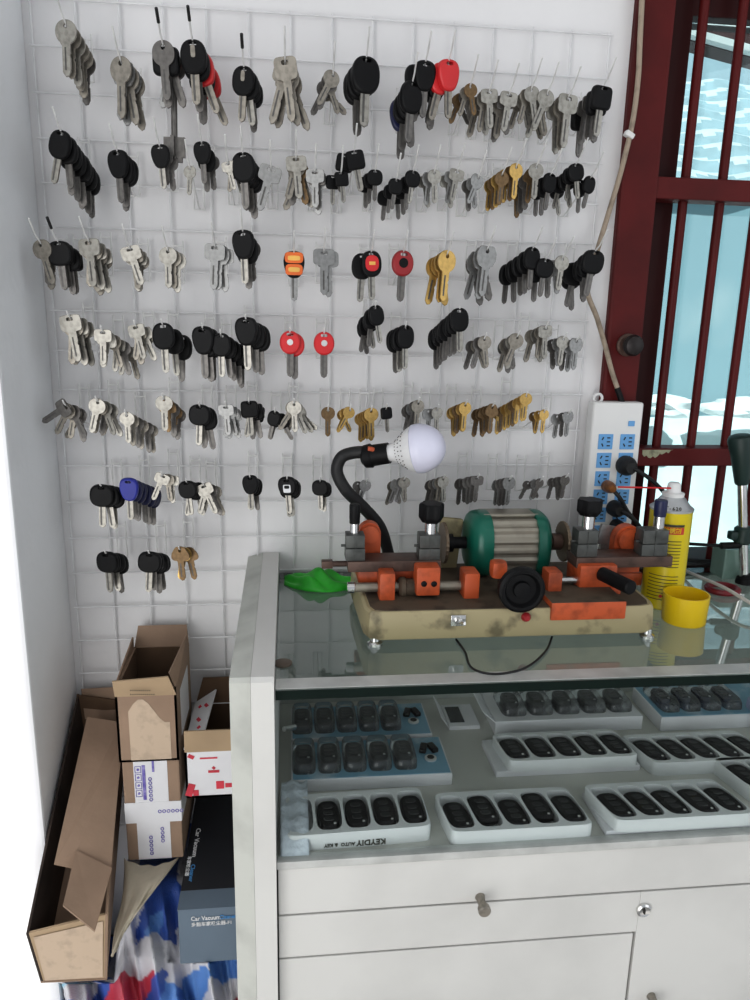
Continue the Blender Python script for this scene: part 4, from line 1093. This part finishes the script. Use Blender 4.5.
b = B(); quadsheet(b, lambda u, v: (cc.x + (Rc + .0002) * math.sin(th - .09 + .18 * u), cc.y - (Rc + .0002) * math.cos(th - .09 + .18 * u), ZT + .016 + .010 * v), 4, 1); mk('warning_mark', b, M['label'], can)
b = B(); lathe(b, cc + Vector((math.sin(aim - .05) * Rc, -math.cos(aim - .05) * Rc, .019)), (math.sin(aim - .05), -math.cos(aim - .05), 0), [(-.0006, .0022), (.0003, .002)], 12); mk('round_mark', b, M['inkred'], can)
# yellow cap, open side up
pc = atz(690, 608, ZT); pc = Vector((.7765, -.2085, ZT)); Rq = .0262; Hq = .036
b = B(); lathe(b, pc, (0, 0, 1), [(0, Rq - .0015), (.0015, Rq - .0005), (Hq, Rq + .0008), (Hq, Rq - .0010), (.003, Rq - .0024)], 40)
tag(mk('yellow_plastic_cap', b, M['capyel'], smooth=True), 'yellow round plastic cap, open side up, on the glass before the can', 'cap')
# dark red ring and cords
pr = atz(722, 592, ZT)
b = B(); tube(b, [(pr.x + .020 * math.cos(t), pr.y + .018 * math.sin(t), ZT + .0045) for t in [2 * PI * k / 36 for k in range(36)]], .0042, 10, closed=True)
tag(mk('dark_red_ring', b, M['redtape'], smooth=True), 'dark red plastic ring lying on the glass behind the yellow cap', 'ring')
b = B(); tube(b, spline([atz(675, 566, ZT + .003), atz(700, 577, ZT + .012), atz(725, 588, ZT + .018), atz(752, 604, ZT + .016), atz(790, 625, ZT + .003)], 8), .0024, 8)
tag(mk('white_cord', b, M['cordwhite'], smooth=True), 'white cord lying across the glass beside the dark red ring', 'cord')
b = B(); tube(b, spline([(xl + .105, YF + .01, ZT + .002), atz(465, 652, ZT + .002), atz(472, 668, ZT + .002), atz(495, 674, ZT + .002), atz(525, 668, ZT + .002), atz(545, 652, ZT + .002), (atz(553, 640, ZT).x, YF + .01, ZT + .002)], 8), .0013, 8)
tag(mk('thin_black_cord', b, M['rubber'], smooth=True), 'thin black cord looping out from under the machine base', 'cord')
for i, (a_, c_, l_) in enumerate((((640, 547), (705, 556), 'thick black cord lying along the window sill'), ((645, 554), (712, 560), 'thin black cord lying along the sill behind the can'))):
    b = B(); A, C = at(a_[0], a_[1], -.012 - .01 * i), at(c_[0], c_[1], -.012 - .01 * i); zz = ZT + .0065
    tube(b, spline([(A.x - .01, -.010 - .02 * i, zz), (A.x + .03, -.018 - .012 * i, zz + .008 - .004 * i), (C.x, -.014 - .014 * i, zz + .004), (C.x + .08, -.03, zz)], 8), .0032 - .0012 * i, 8)
    tag(mk('black_cord', b, M['rubber'], smooth=True), l_, 'cord')
# lever stand at the far end
lv = empty('lever_stand', atz(743, 583, ZT), 'tall chrome lever with black grip standing at the window end of the counter', 'lever')
q = atz(744, 583, ZT); yq = q.y
def zof(py): return at(742, py, yq).z
b = B(); lathe(b, (q.x, yq, ZT), (0, 0, 1), [(0, .012), (.008, .011), (.010, .008), (.014, .008)], 20); mk('lever_socket', b, M['black'], lv, True)
gt = at(741, 436, yq); la = (gt - Vector((q.x, yq, ZT))).normalized()
def onl(z): return Vector((q.x, yq, ZT)) + la * ((z - ZT) / la.z)
b = B(); cyl(b, onl(ZT + .006), onl(zof(470)), .0062, 18); mk('lever_rod', b, M['chrome'], lv, True)
zg0, zg1 = zof(484), zof(434)
b = B(); lathe(b, onl(zg0), la, [(0, .0085), (.002, .0095), ((zg1 - zg0) * .55, .0135), ((zg1 - zg0) * .88, .0175), ((zg1 - zg0) * .97, .0155), (zg1 - zg0, .010)], 24); mk('lever_grip', b, M['dkgreen'], lv, True)
zj = zof(535); q = Vector((onl(zj).x, yq, ZT))
b = B(); cyl(b, (q.x, yq, zj - .012), (q.x, yq, zj + .012), .0125, 18, ch=.003); box(b, (q.x - .014, yq, zj), (.014, .012, .012), .003); mk('lever_joint', b, M['dkgreen'], lv, True)
zh = zof(545); b = B(); cyl(b, (q.x - .005, yq - .004, zh + .001), (q.x - .033, yq - .002, zh), .0048, 14, ch=.001); mk('cross_handle', b, M['black'], lv, True)
b = B(); cyl(b, (q.x - .033, yq - .002, zh), (q.x - .095, yq + .004, zh + .003), .0022, 10); mk('cross_rod', b, M['black'], lv, True)
b = B(); box2(b, (q.x - .012, yq + .016, ZT), (q.x + .06, yq + .050, ZT + .044), .002); o = mk('green_glass_block', b, mat('pale_green_block', (.22, .33, .29), .15, noise=.4, nscale=20))
tag(o, 'pale green block standing behind the chrome lever', 'block')

# ---- power strip on the wall, plugs and the long tan cable
ps0, ps1 = at(592, 402, -.034), at(642, 402, -.034); pb = at(600, 549, -.034)
PX0, PX1, PZ1, PZ0 = ps0.x + .002, ps0.x + .0745, ps0.z, pb.z
st = empty('power_strip', ((PX0 + PX1) / 2, -.004, PZ0), 'white power strip with blue sockets fixed upright beside the window post', 'power strip')
b = B(); box2(b, (PX0, -.036, PZ0), (PX1, -.0135, PZ1), .004, seg=3); mk('strip_body', b, M['whitepl'], st, True)
b = B(); tube(b, [(PX0 + .011 + .006 * math.cos(t), -.022, PZ1 + .004 + .006 * math.sin(t)) for t in [2 * PI * k / 20 for k in range(20)]], .002, 8, closed=True); mk('hanging_ring', b, M['whitepl'], st, True)
b = B(); box(b, (PX1 - .016, -.0365, PZ1 - .029), (.009, .002, .0075), .0008); mk('strip_switch', b, M['socket'], st)
SZ = [PZ1 - .0545 - k * .0262 for k in range(6)]
for k, z in enumerate(SZ):
    for cx in (PX0 + .0215, PX1 - .0195):
        b = B(); box(b, (cx, -.0363, z), (.0208, .0016, .0212), .0005); so = mk('socket', b, M['socket'], st)
        b = B()
        for dx, dz, an in ((-.0045, .0045, .5), (-.0045, -.0045, -.5), (.004, .0055, PI / 2), (.004, 0, PI / 2), (.004, -.0055, PI / 2)):
            box(b, (cx + dx, -.0372, z + dz), (.0016, .0006, .0046), rot=(0, an, 0))
        mk('slots', b, M['gap'], so)['kind'] = 'stuff'
CXR, CXL = PX1 - .0165, PX0 + .0175
def plug(x, z, m, R, cordpts, label, rz=0):
    o = empty('power_plug', (x, -.0375, z), label, 'plug')
    b = B(); lathe(b, (x, -.0374, z), (0, -1, 0), [(0, R), (.010, R), (.016, R * .85), (.022, R * .55)], 22); mk('plug_body', b, M[m], o, True)
    b = B(); tube(b, spline([(x, -.050, z)] + cordpts, 8), .0029, 8); mk('plug_cord', b, M['rubber'], o, True)
    return o
plug(at(627, 466, -.045).x, at(627, 466, -.045).z, 'rubber', .0135, [at(640, 472, -.062), at(656, 484, -.055), at(668, 500, -.045), at(672, 530, -.035), at(672, 553, -.02)], 'round black plug in the second socket from the strip top')
plug(at(609, 487, -.045).x, at(609, 487, -.045).z, 'plugbrown', .0085, [at(620, 498, -.060), at(628, 512, -.058), at(640, 527, -.055), at(650, 545, -.05)], 'grimy amber plug in the third socket row of the power strip')
plug(at(616, 509, -.045).x, at(616, 509, -.045).z, 'rubber', .0115, [at(625, 513, -.062), at(636, 522, -.06), at(644, 534, -.058), at(650, 548, -.055)], 'black plug just below the amber plug on the power strip')
plug(at(618, 527, -.045).x, at(618, 527, -.045).z, 'rubber', .0100, [at(626, 530, -.06), at(634, 538, -.06), at(642, 550, -.06)], 'lowest black plug on the power strip, behind the machine')
cb = [at(644, -30, -.016), at(642, 0, -.016), at(640, 40, -.017), at(638, 80, -.017), at(632, 125, -.016), at(620, 175, -.014), at(608, 215, -.012), at(596, 255, -.030), at(587, 288, -.030), at(597, 318, -.022), at(605, 345, -.018), at(612, 372, -.018), at(620, 396, -.020), at(623, 408, -.022)]
b = B(); tube(b, spline(cb, 8), .0034, 10)
cab = tag(mk('supply_cable', b, M['cordtan'], smooth=True), 'grimy tan cable running down the window post to the power strip', 'cable')
q = at(629, 135, -.016); b = B(); box(b, q, (.013, .010, .007), .002, rot=(0, .5, 0)); cl = mk('cable_clip', b, M['whitepl'], cab); 
b = B(); tube(b, [at(617, 388, -.019), at(620, 396, -.021), at(624, 409, -.024)], .0042, 8); mk('cable_grip', b, M['black'], cab, True)

# ================================================================== BOXES AND BAG IN THE CORNER
def carton(name, x0, x1, y0, y1, z0, z1, label, m='card', inside='card_in', t=.003, rz=0):
    c = Vector(((x0 + x1) / 2, (y0 + y1) / 2, z0)); o = empty(name, c, label, 'cardboard box', rotz=0)
    b = B()
    box2(b, (x0, y0, z0), (x1, y1, z0 + t)); box2(b, (x0, y0, z0), (x1, y0 + t, z1)); box2(b, (x0, y1 - t, z0), (x1, y1, z1)); box2(b, (x0, y0, z0), (x0 + t, y1, z1)); box2(b, (x1 - t, y0, z0), (x1, y1, z1))
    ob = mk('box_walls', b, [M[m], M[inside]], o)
    cc2 = Vector(((x0 + x1) / 2, (y0 + y1) / 2, (z0 + z1) / 2))
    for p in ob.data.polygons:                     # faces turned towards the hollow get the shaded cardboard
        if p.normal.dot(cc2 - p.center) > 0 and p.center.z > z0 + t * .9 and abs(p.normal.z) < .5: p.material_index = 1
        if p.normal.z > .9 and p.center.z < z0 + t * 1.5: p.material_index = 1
    return o
# taped parcel
px0, px1, py0, py1, pz0, pz1 = .0815, .1525, -.150, -.030, .610, .7555
pa = empty('taped_parcel', ((px0 + px1) / 2, -.09, pz0), 'brown parcel crossed with white purple-printed tape beneath the open box', 'parcel')
b = B(); box2(b, (px0, py0, pz0), (px1, py1, pz1), .002); mk('parcel_box', b, M['card'], pa)
b = B(); box2(b, (px0 + .014, py0 - .0006, pz0 + .001), (px0 + .056, py0, pz1)); box2(b, (px0 + .014, py0, pz1), (px0 + .056, py1, pz1 + .0006)); box2(b, (px0, py0 - .0009, pz0 + .056), (px1 + .0004, py0 - .0003, pz0 + .086)); box2(b, (px1, py0, pz0 + .056), (px1 + .0006, py1, pz0 + .086))
tp = mk('white_tape', b, M['label'], pa)
for (x, z, w, h) in ((px0 + .0265, pz0 + .115, .0040, .050), (px0 + .0385, pz0 + .140, .0028, .020)):
    b = B(); box2(b, (x - w / 2, py0 - .0012, z - h / 2), (x + w / 2, py0 - .0009, z + h / 2)); mk('printed_strip', b, M['purple'], tp)
for k in range(4):
    b = B(); x, z = px0 + .0195, pz0 + .134 - k * .0115; tube(b, [(x + sx * .0036, py0 - .0011, z + sz * .0045) for sx, sz in ((-1, -1), (1, -1), (1, 1), (-1, 1))], .0005, 4, closed=True)
    cyl(b, (x, py0 - .0007, z), (x, py0 - .0013, z), .0017, 8); mk('printed_icon', b, M['purple'], tp)
for txt, x, z, sz, an in (('CHINA', px0 + .060, pz0 + .071, .009, 0), ('EXPRESS', px0 + .0265, pz0 + .112, .008, -PI / 2), ('POST', px0 + .048, pz0 + .050, .007, -PI / 2), ('CARE', px0 + .034, pz0 + .026, .008, -PI / 2)):
    pass
for (x, z, n, an) in ((px0 + .044, pz0 + .072, 6, 0), (px0 + .031, pz0 + .034, 5, 1), (px0 + .046, pz0 + .046, 4, 1), (px0 + .034, pz0 + .120, 6, 1)):
    b = B()
    for k in range(n):
        cx_, cz_ = (x + k * .0055, z) if not an else (x, z - k * .006)
        tube(b, [(cx_ + .0019 * math.cos(t), py0 - .0013, cz_ + .0022 * math.sin(t)) for t in [2 * PI * j / 8 for j in range(8)]], .00055, 4, closed=True)
    mk('printed_line', b, M['purple'], tp)['kind'] = 'stuff'
# brown open box on top of it
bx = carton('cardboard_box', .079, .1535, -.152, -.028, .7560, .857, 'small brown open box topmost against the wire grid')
b = B(); slabq(b, [at(112, 682, -.160), (.0790, -.152, .847), (.1535, -.152, .847), at(168, 677, -.160)][::1], .002); mk('front_flap', b, M['card_lt'], bx)
b = B(); slabq(b, [(.079, -.028, .856), (.1535, -.028, .856), (.150, -.020, .885), (.084, -.020, .885)], .002); mk('rear_flap', b, M['card'], bx)
b = B(); slabq(b, [(.1535, -.150, .856), (.1535, -.030, .856), (.1525, -.040, .878), (.1445, -.138, .872)], .002); mk('side_flap', b, M['card'], bx)
b = B(); slabq(b, [(.079, -.150, .856), (.079, -.030, .856), (.080, -.034, .874), (.081, -.146, .862)], .002); mk('side_flap', b, M['card'], bx)
b = B(); box2(b, (.1536, -.125, .775), (.1541, -.055, .840)); mk('pale_label', b, M['label'], bx)
b = B(); quadsheet(b, lambda u, v: (.094 + .05 * u, -.1524, .7585 + .085 * v * (.8 + .2 * math.sin(5 * u))), 8, 4); mk('packing_tape', b, M['tape'], bx)
b = B()
for r_, n_ in ((0, 10), (1, 12)):
    for k in range(n_):
        q = at(131 + k * 2.1, 690 + r_ * 4, -.1588 + .0006 * r_ ); box(b, (q.x, q.y - .0012, q.z), (.0011, .0004, .0016))
mk('printed_text_rows', b, M['ink'], bx)['kind'] = 'stuff'
# red and white wrapped box
rx0, rx1, ry0, ry1, rz0, rz1 = .1600, .2335, -.152, -.030, .700, .768
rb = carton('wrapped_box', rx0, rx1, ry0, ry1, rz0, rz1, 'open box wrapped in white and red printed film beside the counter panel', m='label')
b = B(); slabq(b, [(rx0, ry0, rz1 - .002), (rx1, ry0, rz1 - .002), (rx1 - .001, ry0 - .004, rz1 + .030), (rx0 + .001, ry0 - .004, rz1 + .030)], .002); mk('front_flap', b, M['card_lt'], rb)
b = B(); slabq(b, [(rx0, ry0 + .002, rz1), (rx0, ry1, rz1), (rx0 + .030, ry1, rz1 + .020), (rx0 + .024, ry0 + .002, rz1 + .016)], .002); mk('side_flap', b, M['label'], rb)
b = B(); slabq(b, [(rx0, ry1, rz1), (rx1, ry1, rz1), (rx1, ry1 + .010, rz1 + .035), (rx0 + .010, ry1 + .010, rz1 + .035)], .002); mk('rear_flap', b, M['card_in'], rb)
b = B()
for (x, z, w, h, a) in ((.1655, .7120, .009, .018, .3), (.1725, .7075, .007, .008, 0), (.196, .7375, .014, .0035, 0), (.196, .7425, .004, .0035, .8), (.2035, .7175, .010, .011, 0), (.168, .760, .008, .005, .5), (.190, .757, .022, .002, 0), (.2145, .7165, .009, .006, 0)):
    box(b, (x, ry0 - .0004, z), (w, .0005, h), rot=(0, a, 0))
for (y, z, w, h) in ((-.13, .778, .016, .005), (-.10, .786, .020, .005), (-.07, .794, .018, .006), (-.12, .788, .012, .004), (-.06, .782, .014, .005)):
    k_ = (z - .776) / .020; box(b, (rx0 + .006 + .017 * k_, y, rz1 + .0055 + .0118 * k_), (.0045, w, .0006), rot=(0, -.61, .5))
mk('red_print', b, M['redprint'], rb)['kind'] = 'stuff'
# black and grey vacuum cleaner box
vx0, vx1 = .1545, .2300; vy0, vy1 = -.222, -.035; vz0, vz1 = .512, .5925
vb = empty('vacuum_cleaner_box', ((vx0 + vx1) / 2, -.13, vz0), 'black and slate grey vacuum cleaner carton under the wrapped box', 'box')
VT = [(vx0 + .004, vy1, vz1 + .045), (vx1, vy1, vz1 + .045), (vx1, vy0 + .028, vz1 + .003), (vx0, vy0 + .028, vz1 + .003)]
b = B(); box2(b, (vx0, vy0, vz0), (vx1, vy1, vz1 - .001)); vcart = mk('carton', b, M['boxgrey'], vb)
b = B(); slabq(b, VT[::-1], .004); lid = mk('black_lid', b, M['boxblack'], vb)
b = B(); box2(b, (vx0, vy0 + .03, vz1 - .001), (vx1, vy1, vz1 + .002)); slabq(b, [(vx0 - .0004, vy0 + .028, vz1 - .06), (vx0 - .0004, vy0 + .028, vz1 + .001), (vx0 + .0036, vy1, vz1 + .043), (vx0 + .0036, vy1, vz1 - .06)], .001); mk('black_side', b, M['boxblack'], vb)
b = B(); slabq(b, [(vx0 - .0005, vy0 - .0005, vz1), (vx1, vy0 - .0005, vz1), (vx1, vy0 + .028, vz1 + .0032), (vx0 - .0005, vy0 + .028, vz1 + .0032)], .0015); mk('grey_lid_edge', b, M['boxgrey'], vb)
xm = (vx0 + vx1) / 2
text('front_lettering', 'Car Vacuum', .0088, M['txtwhite'], vb, face_matrix((vx0 + .0155, vy0 - .0004, vz1 - .0140), (1, 0, 0), (0, 0, 1)), align='LEFT', sx=.82)
text('front_lettering_blue', 'Cleaner', .0080, M['txtblue'], vb, face_matrix((vx0 + .0505, vy0 - .0004, vz1 - .0140), (1, 0, 0), (0, 0, 1)), align='LEFT', sx=.80)
text('front_lettering_lower', '多能车家吸尘器-F1', .0066, M['txtwhite'], vb, face_matrix((vx0 + .0155, vy0 - .0004, vz1 - .0228), (1, 0, 0), (0, 0, 1)), align='LEFT', sx=.92)
nl = (Vector(VT[2]) - Vector(VT[3])).cross(Vector(VT[0]) - Vector(VT[3])).normalized()
dn = (Vector(VT[3]) - Vector(VT[0])).normalized()
def onlid(u, v): return Vector(VT[0]).lerp(Vector(VT[3]), v) + Vector((u, 0, 0))
text('lid_lettering', 'Car Vacuum', .0088, M['txtwhite'], lid, face_matrix(onlid(.0105, .44), dn, (1, 0, 0)), align='LEFT')
text('lid_lettering_blue', 'Cleaner', .0078, M['txtblue'], lid, face_matrix(onlid(.0105, .775), dn, (1, 0, 0)), align='LEFT')
text('lid_lettering_small', '车家吸尘器', .0058, M['txtwhite'], lid, face_matrix(onlid(.0042, .70), dn, (1, 0, 0)), align='LEFT')
# long brown carton, tilted, open along its top
def Ys(py): return -.02 - .24 * (py - 690) / 225
lb = empty('long_carton', (.03, -.15, .55), 'long brown carton leaning open against the side wall', 'cardboard box')
nTL, nTR = at(26, 934, -.262), at(108, 914, -.258); nBL, nBR = at(41, 983, -.255), at(107, 980, -.255)
fTL, fTR = at(77, 694, -.022), at(121, 700, -.022); dz = Vector((0, 0, -.095))
fTL.x = max(fTL.x, -.006)
fBL, fBR = fTL + dz + Vector((.006, 0, 0)), fTR + dz
def brd(pts, nm, m, t=.003):
    b = B(); slabq(b, pts, t); return mk(nm, b, M[m] if isinstance(m, str) else m, lb)
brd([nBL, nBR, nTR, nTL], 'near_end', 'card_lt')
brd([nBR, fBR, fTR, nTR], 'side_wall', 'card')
brd([nTL, fTL, fBL, nBL], 'side_wall', 'card_shade')  # shadow inside this wall painted as near-black cardboard
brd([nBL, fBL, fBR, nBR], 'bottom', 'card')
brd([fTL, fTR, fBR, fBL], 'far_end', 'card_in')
fl_ = [at(87, 717, Ys(717) - .012), at(54, 864, Ys(864) - .012), at(73, 868, Ys(866) - .012), at(76, 852, Ys(852) - .012), at(111, 868, Ys(868) - .006), at(122, 745, Ys(745) - .006), at(121, 722, Ys(722) - .006)]
b = B(); slabq(b, fl_, .003); mk('top_flap', b, M['card'], lb)
b = B(); slabq(b, [at(76, 850, Ys(850) - .014), at(63, 905, Ys(905) - .020), at(95, 931, Ys(915) - .030), at(112, 868, Ys(868) - .010)], .003); mk('end_flap', b, M['card'], lb)
b = B(); slabq(b, [at(81, 689, -.016), at(85, 719, -.03), at(118, 722, -.03), at(116, 687, -.016)], .002); mk('far_flap', b, M['card'], lb)
b = B(); quadsheet(b, lambda u, v: (nBL.lerp(nBR, .08 + .86 * u)).lerp(nTL.lerp(nTR, .08 + .86 * u), .06 + .86 * v) + Vector((0, -.0012, 0)), 6, 6); mk('packing_tape', b, M['tape'], lb)
# striped woven bag: a slumped sack of folds
cols = {'w': (.72, .72, .76), 'b': (.05, .13, .50), 'l': (.13, .30, .68), 'r': (.60, .06, .10), 'c': (.30, .62, .80)}
def bagcol(px, py):
    x = (px - 60) * 4.167; y = (py - 860) * 4.167
    x += 16 * math.sin(y * .021 + 1) + 5 * math.sin(y * .09); y += 20 * math.sin(x * .035) + 7 * math.sin(x * .11)
    if x < 120: return 'c' if (x * .4 + y) % 160 < 60 else ('w' if y < 600 else 'l')
    if x < 200: return 'b' if x > 150 else 'w'
    if x < 330: return 'w' if y < 478 else 'r'
    if x < 372: return 'b' if y < 330 else 'w' if y < 470 else 'r'
    if x < 430: return 'b' if y < 240 else 'l' if y < 325 else 'w' if y < 480 else 'b'
    if x < 500: return 'b' if y < 330 else 'w' if y < 510 else 'l'
    if x < 610: return 'w' if y < 465 else 'l'
    return 'l' if y < 490 else 'w' if y < 600 else 'r'
wb = B(); NU, NV = 110, 90
cl_ = wb.verts.layers.float_color.new('Col')
def bagpt(u, v):
    px = 50 + 190 * u; py = 872 + 190 * v
    top = .03 + .02 * math.sin(13 * u + 1) + .015 * math.sin(29 * u)
    fold = .020 * math.sin(26 * u + 3 * math.sin(4 * v)) + .020 * abs(math.sin(33 * u - 5 * v)) + .006 * math.sin(12 * v + 9 * u)
    Y = -.115 - .105 * min(1, (v / .45)) ** .6 + fold * min(1, v * 3)
    if px > 168 and py < 962: Y = max(Y, -.190)
    k_ = min(1, max(0, (124 - px) / 10)); py = py + k_ * max(0, 984 - py) * .93; Y = Y + k_ * .03
    p = at(px, py, Y)
    p.x = min(max(p.x, -.006), .2335)
    return p
grid = []
for j in range(NV + 1):
    rowv = []
    for i in range(NU + 1):
        u, v = i / NU, j / NV; p = bagpt(u, v); vert = wb.verts.new(p)
        vert[cl_] = (*cols[bagcol(50 + 190 * u, 872 + 190 * v)], 1); rowv.append(vert)
    grid.append(rowv)
zb_ = [min(v.co.z for v in grid[-1])]
for s in range(1, 13):                                  # lower part of the sack, down to the floor
    rowv = []
    for i in range(NU + 1):
        p = grid[NV][i].co.copy(); t = s / 12; p.z = p.z * (1 - t) + .002 * t; p.y -= .02 * math.sin(PI * t); vert = wb.verts.new(p); vert[cl_] = (*cols[bagcol(50 + 190 * i / NU, 1062 + 40 * s)], 1); rowv.append(vert)
    grid.append(rowv)
for a_, c_ in zip(grid, grid[1:]):
    for i in range(NU): wb.faces.new((a_[i], a_[i + 1], c_[i + 1], c_[i]))
# close the back
bt = [wb.verts.new((v.co.x, -.012, v.co.z)) for v in grid[0]]; bb_ = [wb.verts.new((v.co.x, -.012, .002)) for v in grid[-1]]
for v in bt + bb_: v[cl_] = (*cols['b'], 1)
for i in range(NU):
    wb.faces.new((grid[0][i + 1], grid[0][i], bt[i], bt[i + 1])); wb.faces.new((bt[i + 1], bt[i], bb_[i], bb_[i + 1])); wb.faces.new((bb_[i + 1], bb_[i], grid[-1][i], grid[-1][i + 1]))
mw = mat('woven_plastic', (.7, .7, .75), .45, bump=.35, bscale=420)
nt = mw.node_tree; ca = nt.nodes.new('ShaderNodeVertexColor'); ca.layer_name = 'Col'
wv = nt.nodes.new('ShaderNodeTexChecker'); wv.inputs['Scale'].default_value = 520
tcn = nt.nodes.new('ShaderNodeTexCoord'); nt.links.new(tcn.outputs['Object'], wv.inputs['Vector'])
mixn = nt.nodes.new('ShaderNodeMixRGB'); mixn.blend_type = 'MULTIPLY'; mixn.inputs[0].default_value = .25
nt.links.new(ca.outputs['Color'], mixn.inputs[1]); nt.links.new(wv.outputs['Color'], mixn.inputs[2]); nt.links.new(mixn.outputs[0], nt.nodes['Principled BSDF'].inputs['Base Color'])
tag(mk('woven_bag', wb, mw, smooth=True, sharp=180), 'blue, white and red striped woven bag slumped beneath the boxes', 'bag')
# beige cloth over the bag
b = B()
eL = [at(124, 858, -.160), at(124, 880, -.190), at(121, 905, -.215), at(115, 928, -.235), at(112, 950, -.248)]
eR = [at(178, 858, -.160), at(166, 873, -.195), at(150, 893, -.218), at(134, 915, -.238), at(117, 944, -.250)]
eL, eR = spline(eL, 8), spline(eR, 8)
def cloth(u, v):
    k = v * (len(eL) - 1); i = min(int(k), len(eL) - 2); f_ = k - i
    l, r = eL[i].lerp(eL[i + 1], f_), eR[i].lerp(eR[i + 1], f_)
    p = l.lerp(r, u); p.y -= (.014 * math.sin(PI * u) + .0022 * math.sin(11 * u + 3 * v) * (1 - .6 * v) + .0015 * math.sin(23 * u - 5 * v)); p.z += .0012 * math.sin(11 * u + 3 * v)
    return p
quadsheet(b, cloth, 30, 32); o = mk('beige_cloth', b, M['beige'], smooth=True, sharp=180); o.modifiers.new('thick', 'SOLIDIFY').thickness = .002
tag(o, 'folded beige cloth draped over the striped bag below the parcel', 'cloth')

# ================================================================== LIGHT, WORLD, CAMERA
w = bpy.data.worlds.new('world'); sc.world = w; w.use_nodes = True
nt = w.node_tree; bg = nt.nodes['Background']; bg.inputs[0].default_value = (.90, .94, 1.0, 1); bg.inputs[1].default_value = .60
sun = bpy.data.lights.new('sun', 'SUN'); sun.energy = 4.6; sun.angle = .02; sun.color = (1, .97, .92)
so = bpy.data.objects.new('sun', sun); COL.objects.link(so)
so.rotation_euler = Vector((-.01, .52, -.85)).to_track_quat('-Z', 'Y').to_euler()
ar = bpy.data.lights.new('doorway_light', 'AREA'); ar.shape = 'RECTANGLE'; ar.size = 1.5; ar.size_y = 1.9; ar.energy = 26; ar.color = (1.0, .99, .97)
ao = bpy.data.objects.new('doorway_light', ar); COL.objects.link(ao); ao.location = (-.75, -2.4, 1.0)
ao.rotation_euler = (Vector((.35, 0, 1.05)) - Vector(ao.location)).to_track_quat('-Z', 'Y').to_euler()

ar2 = bpy.data.lights.new('left_wall_fill', 'AREA'); ar2.shape = 'RECTANGLE'; ar2.size = 1.2; ar2.size_y = 1.4; ar2.energy = 5; ar2.color = (.95, .98, 1.0)  # added fill with no visible source, lifts the left side wall
ao2 = bpy.data.objects.new('left_wall_fill', ar2); COL.objects.link(ao2); ao2.location = (2.0, -1.6, 1.5)
ao2.rotation_euler = (Vector((0, -.1, 1.1)) - Vector(ao2.location)).to_track_quat('-Z', 'Y').to_euler()
cd = bpy.data.cameras.new('camera'); co = bpy.data.objects.new('camera', cd); COL.objects.link(co)
cd.sensor_fit = 'VERTICAL'; cd.sensor_height = 24; cd.lens = F / 1000 * 24; cd.clip_start = .02
co.matrix_world = Matrix((RT, UP, -FW)).transposed().to_4x4(); co.location = CAM
sc.camera = co
sc.view_settings.view_transform = 'Standard'; sc.view_settings.look = 'None'; sc.view_settings.exposure = .08; sc.view_settings.gamma = .88
sc.cycles.max_bounces = 10; sc.cycles.transparent_max_bounces = 24; sc.cycles.use_denoising = True
sc.cycles.sample_clamp_indirect = 4
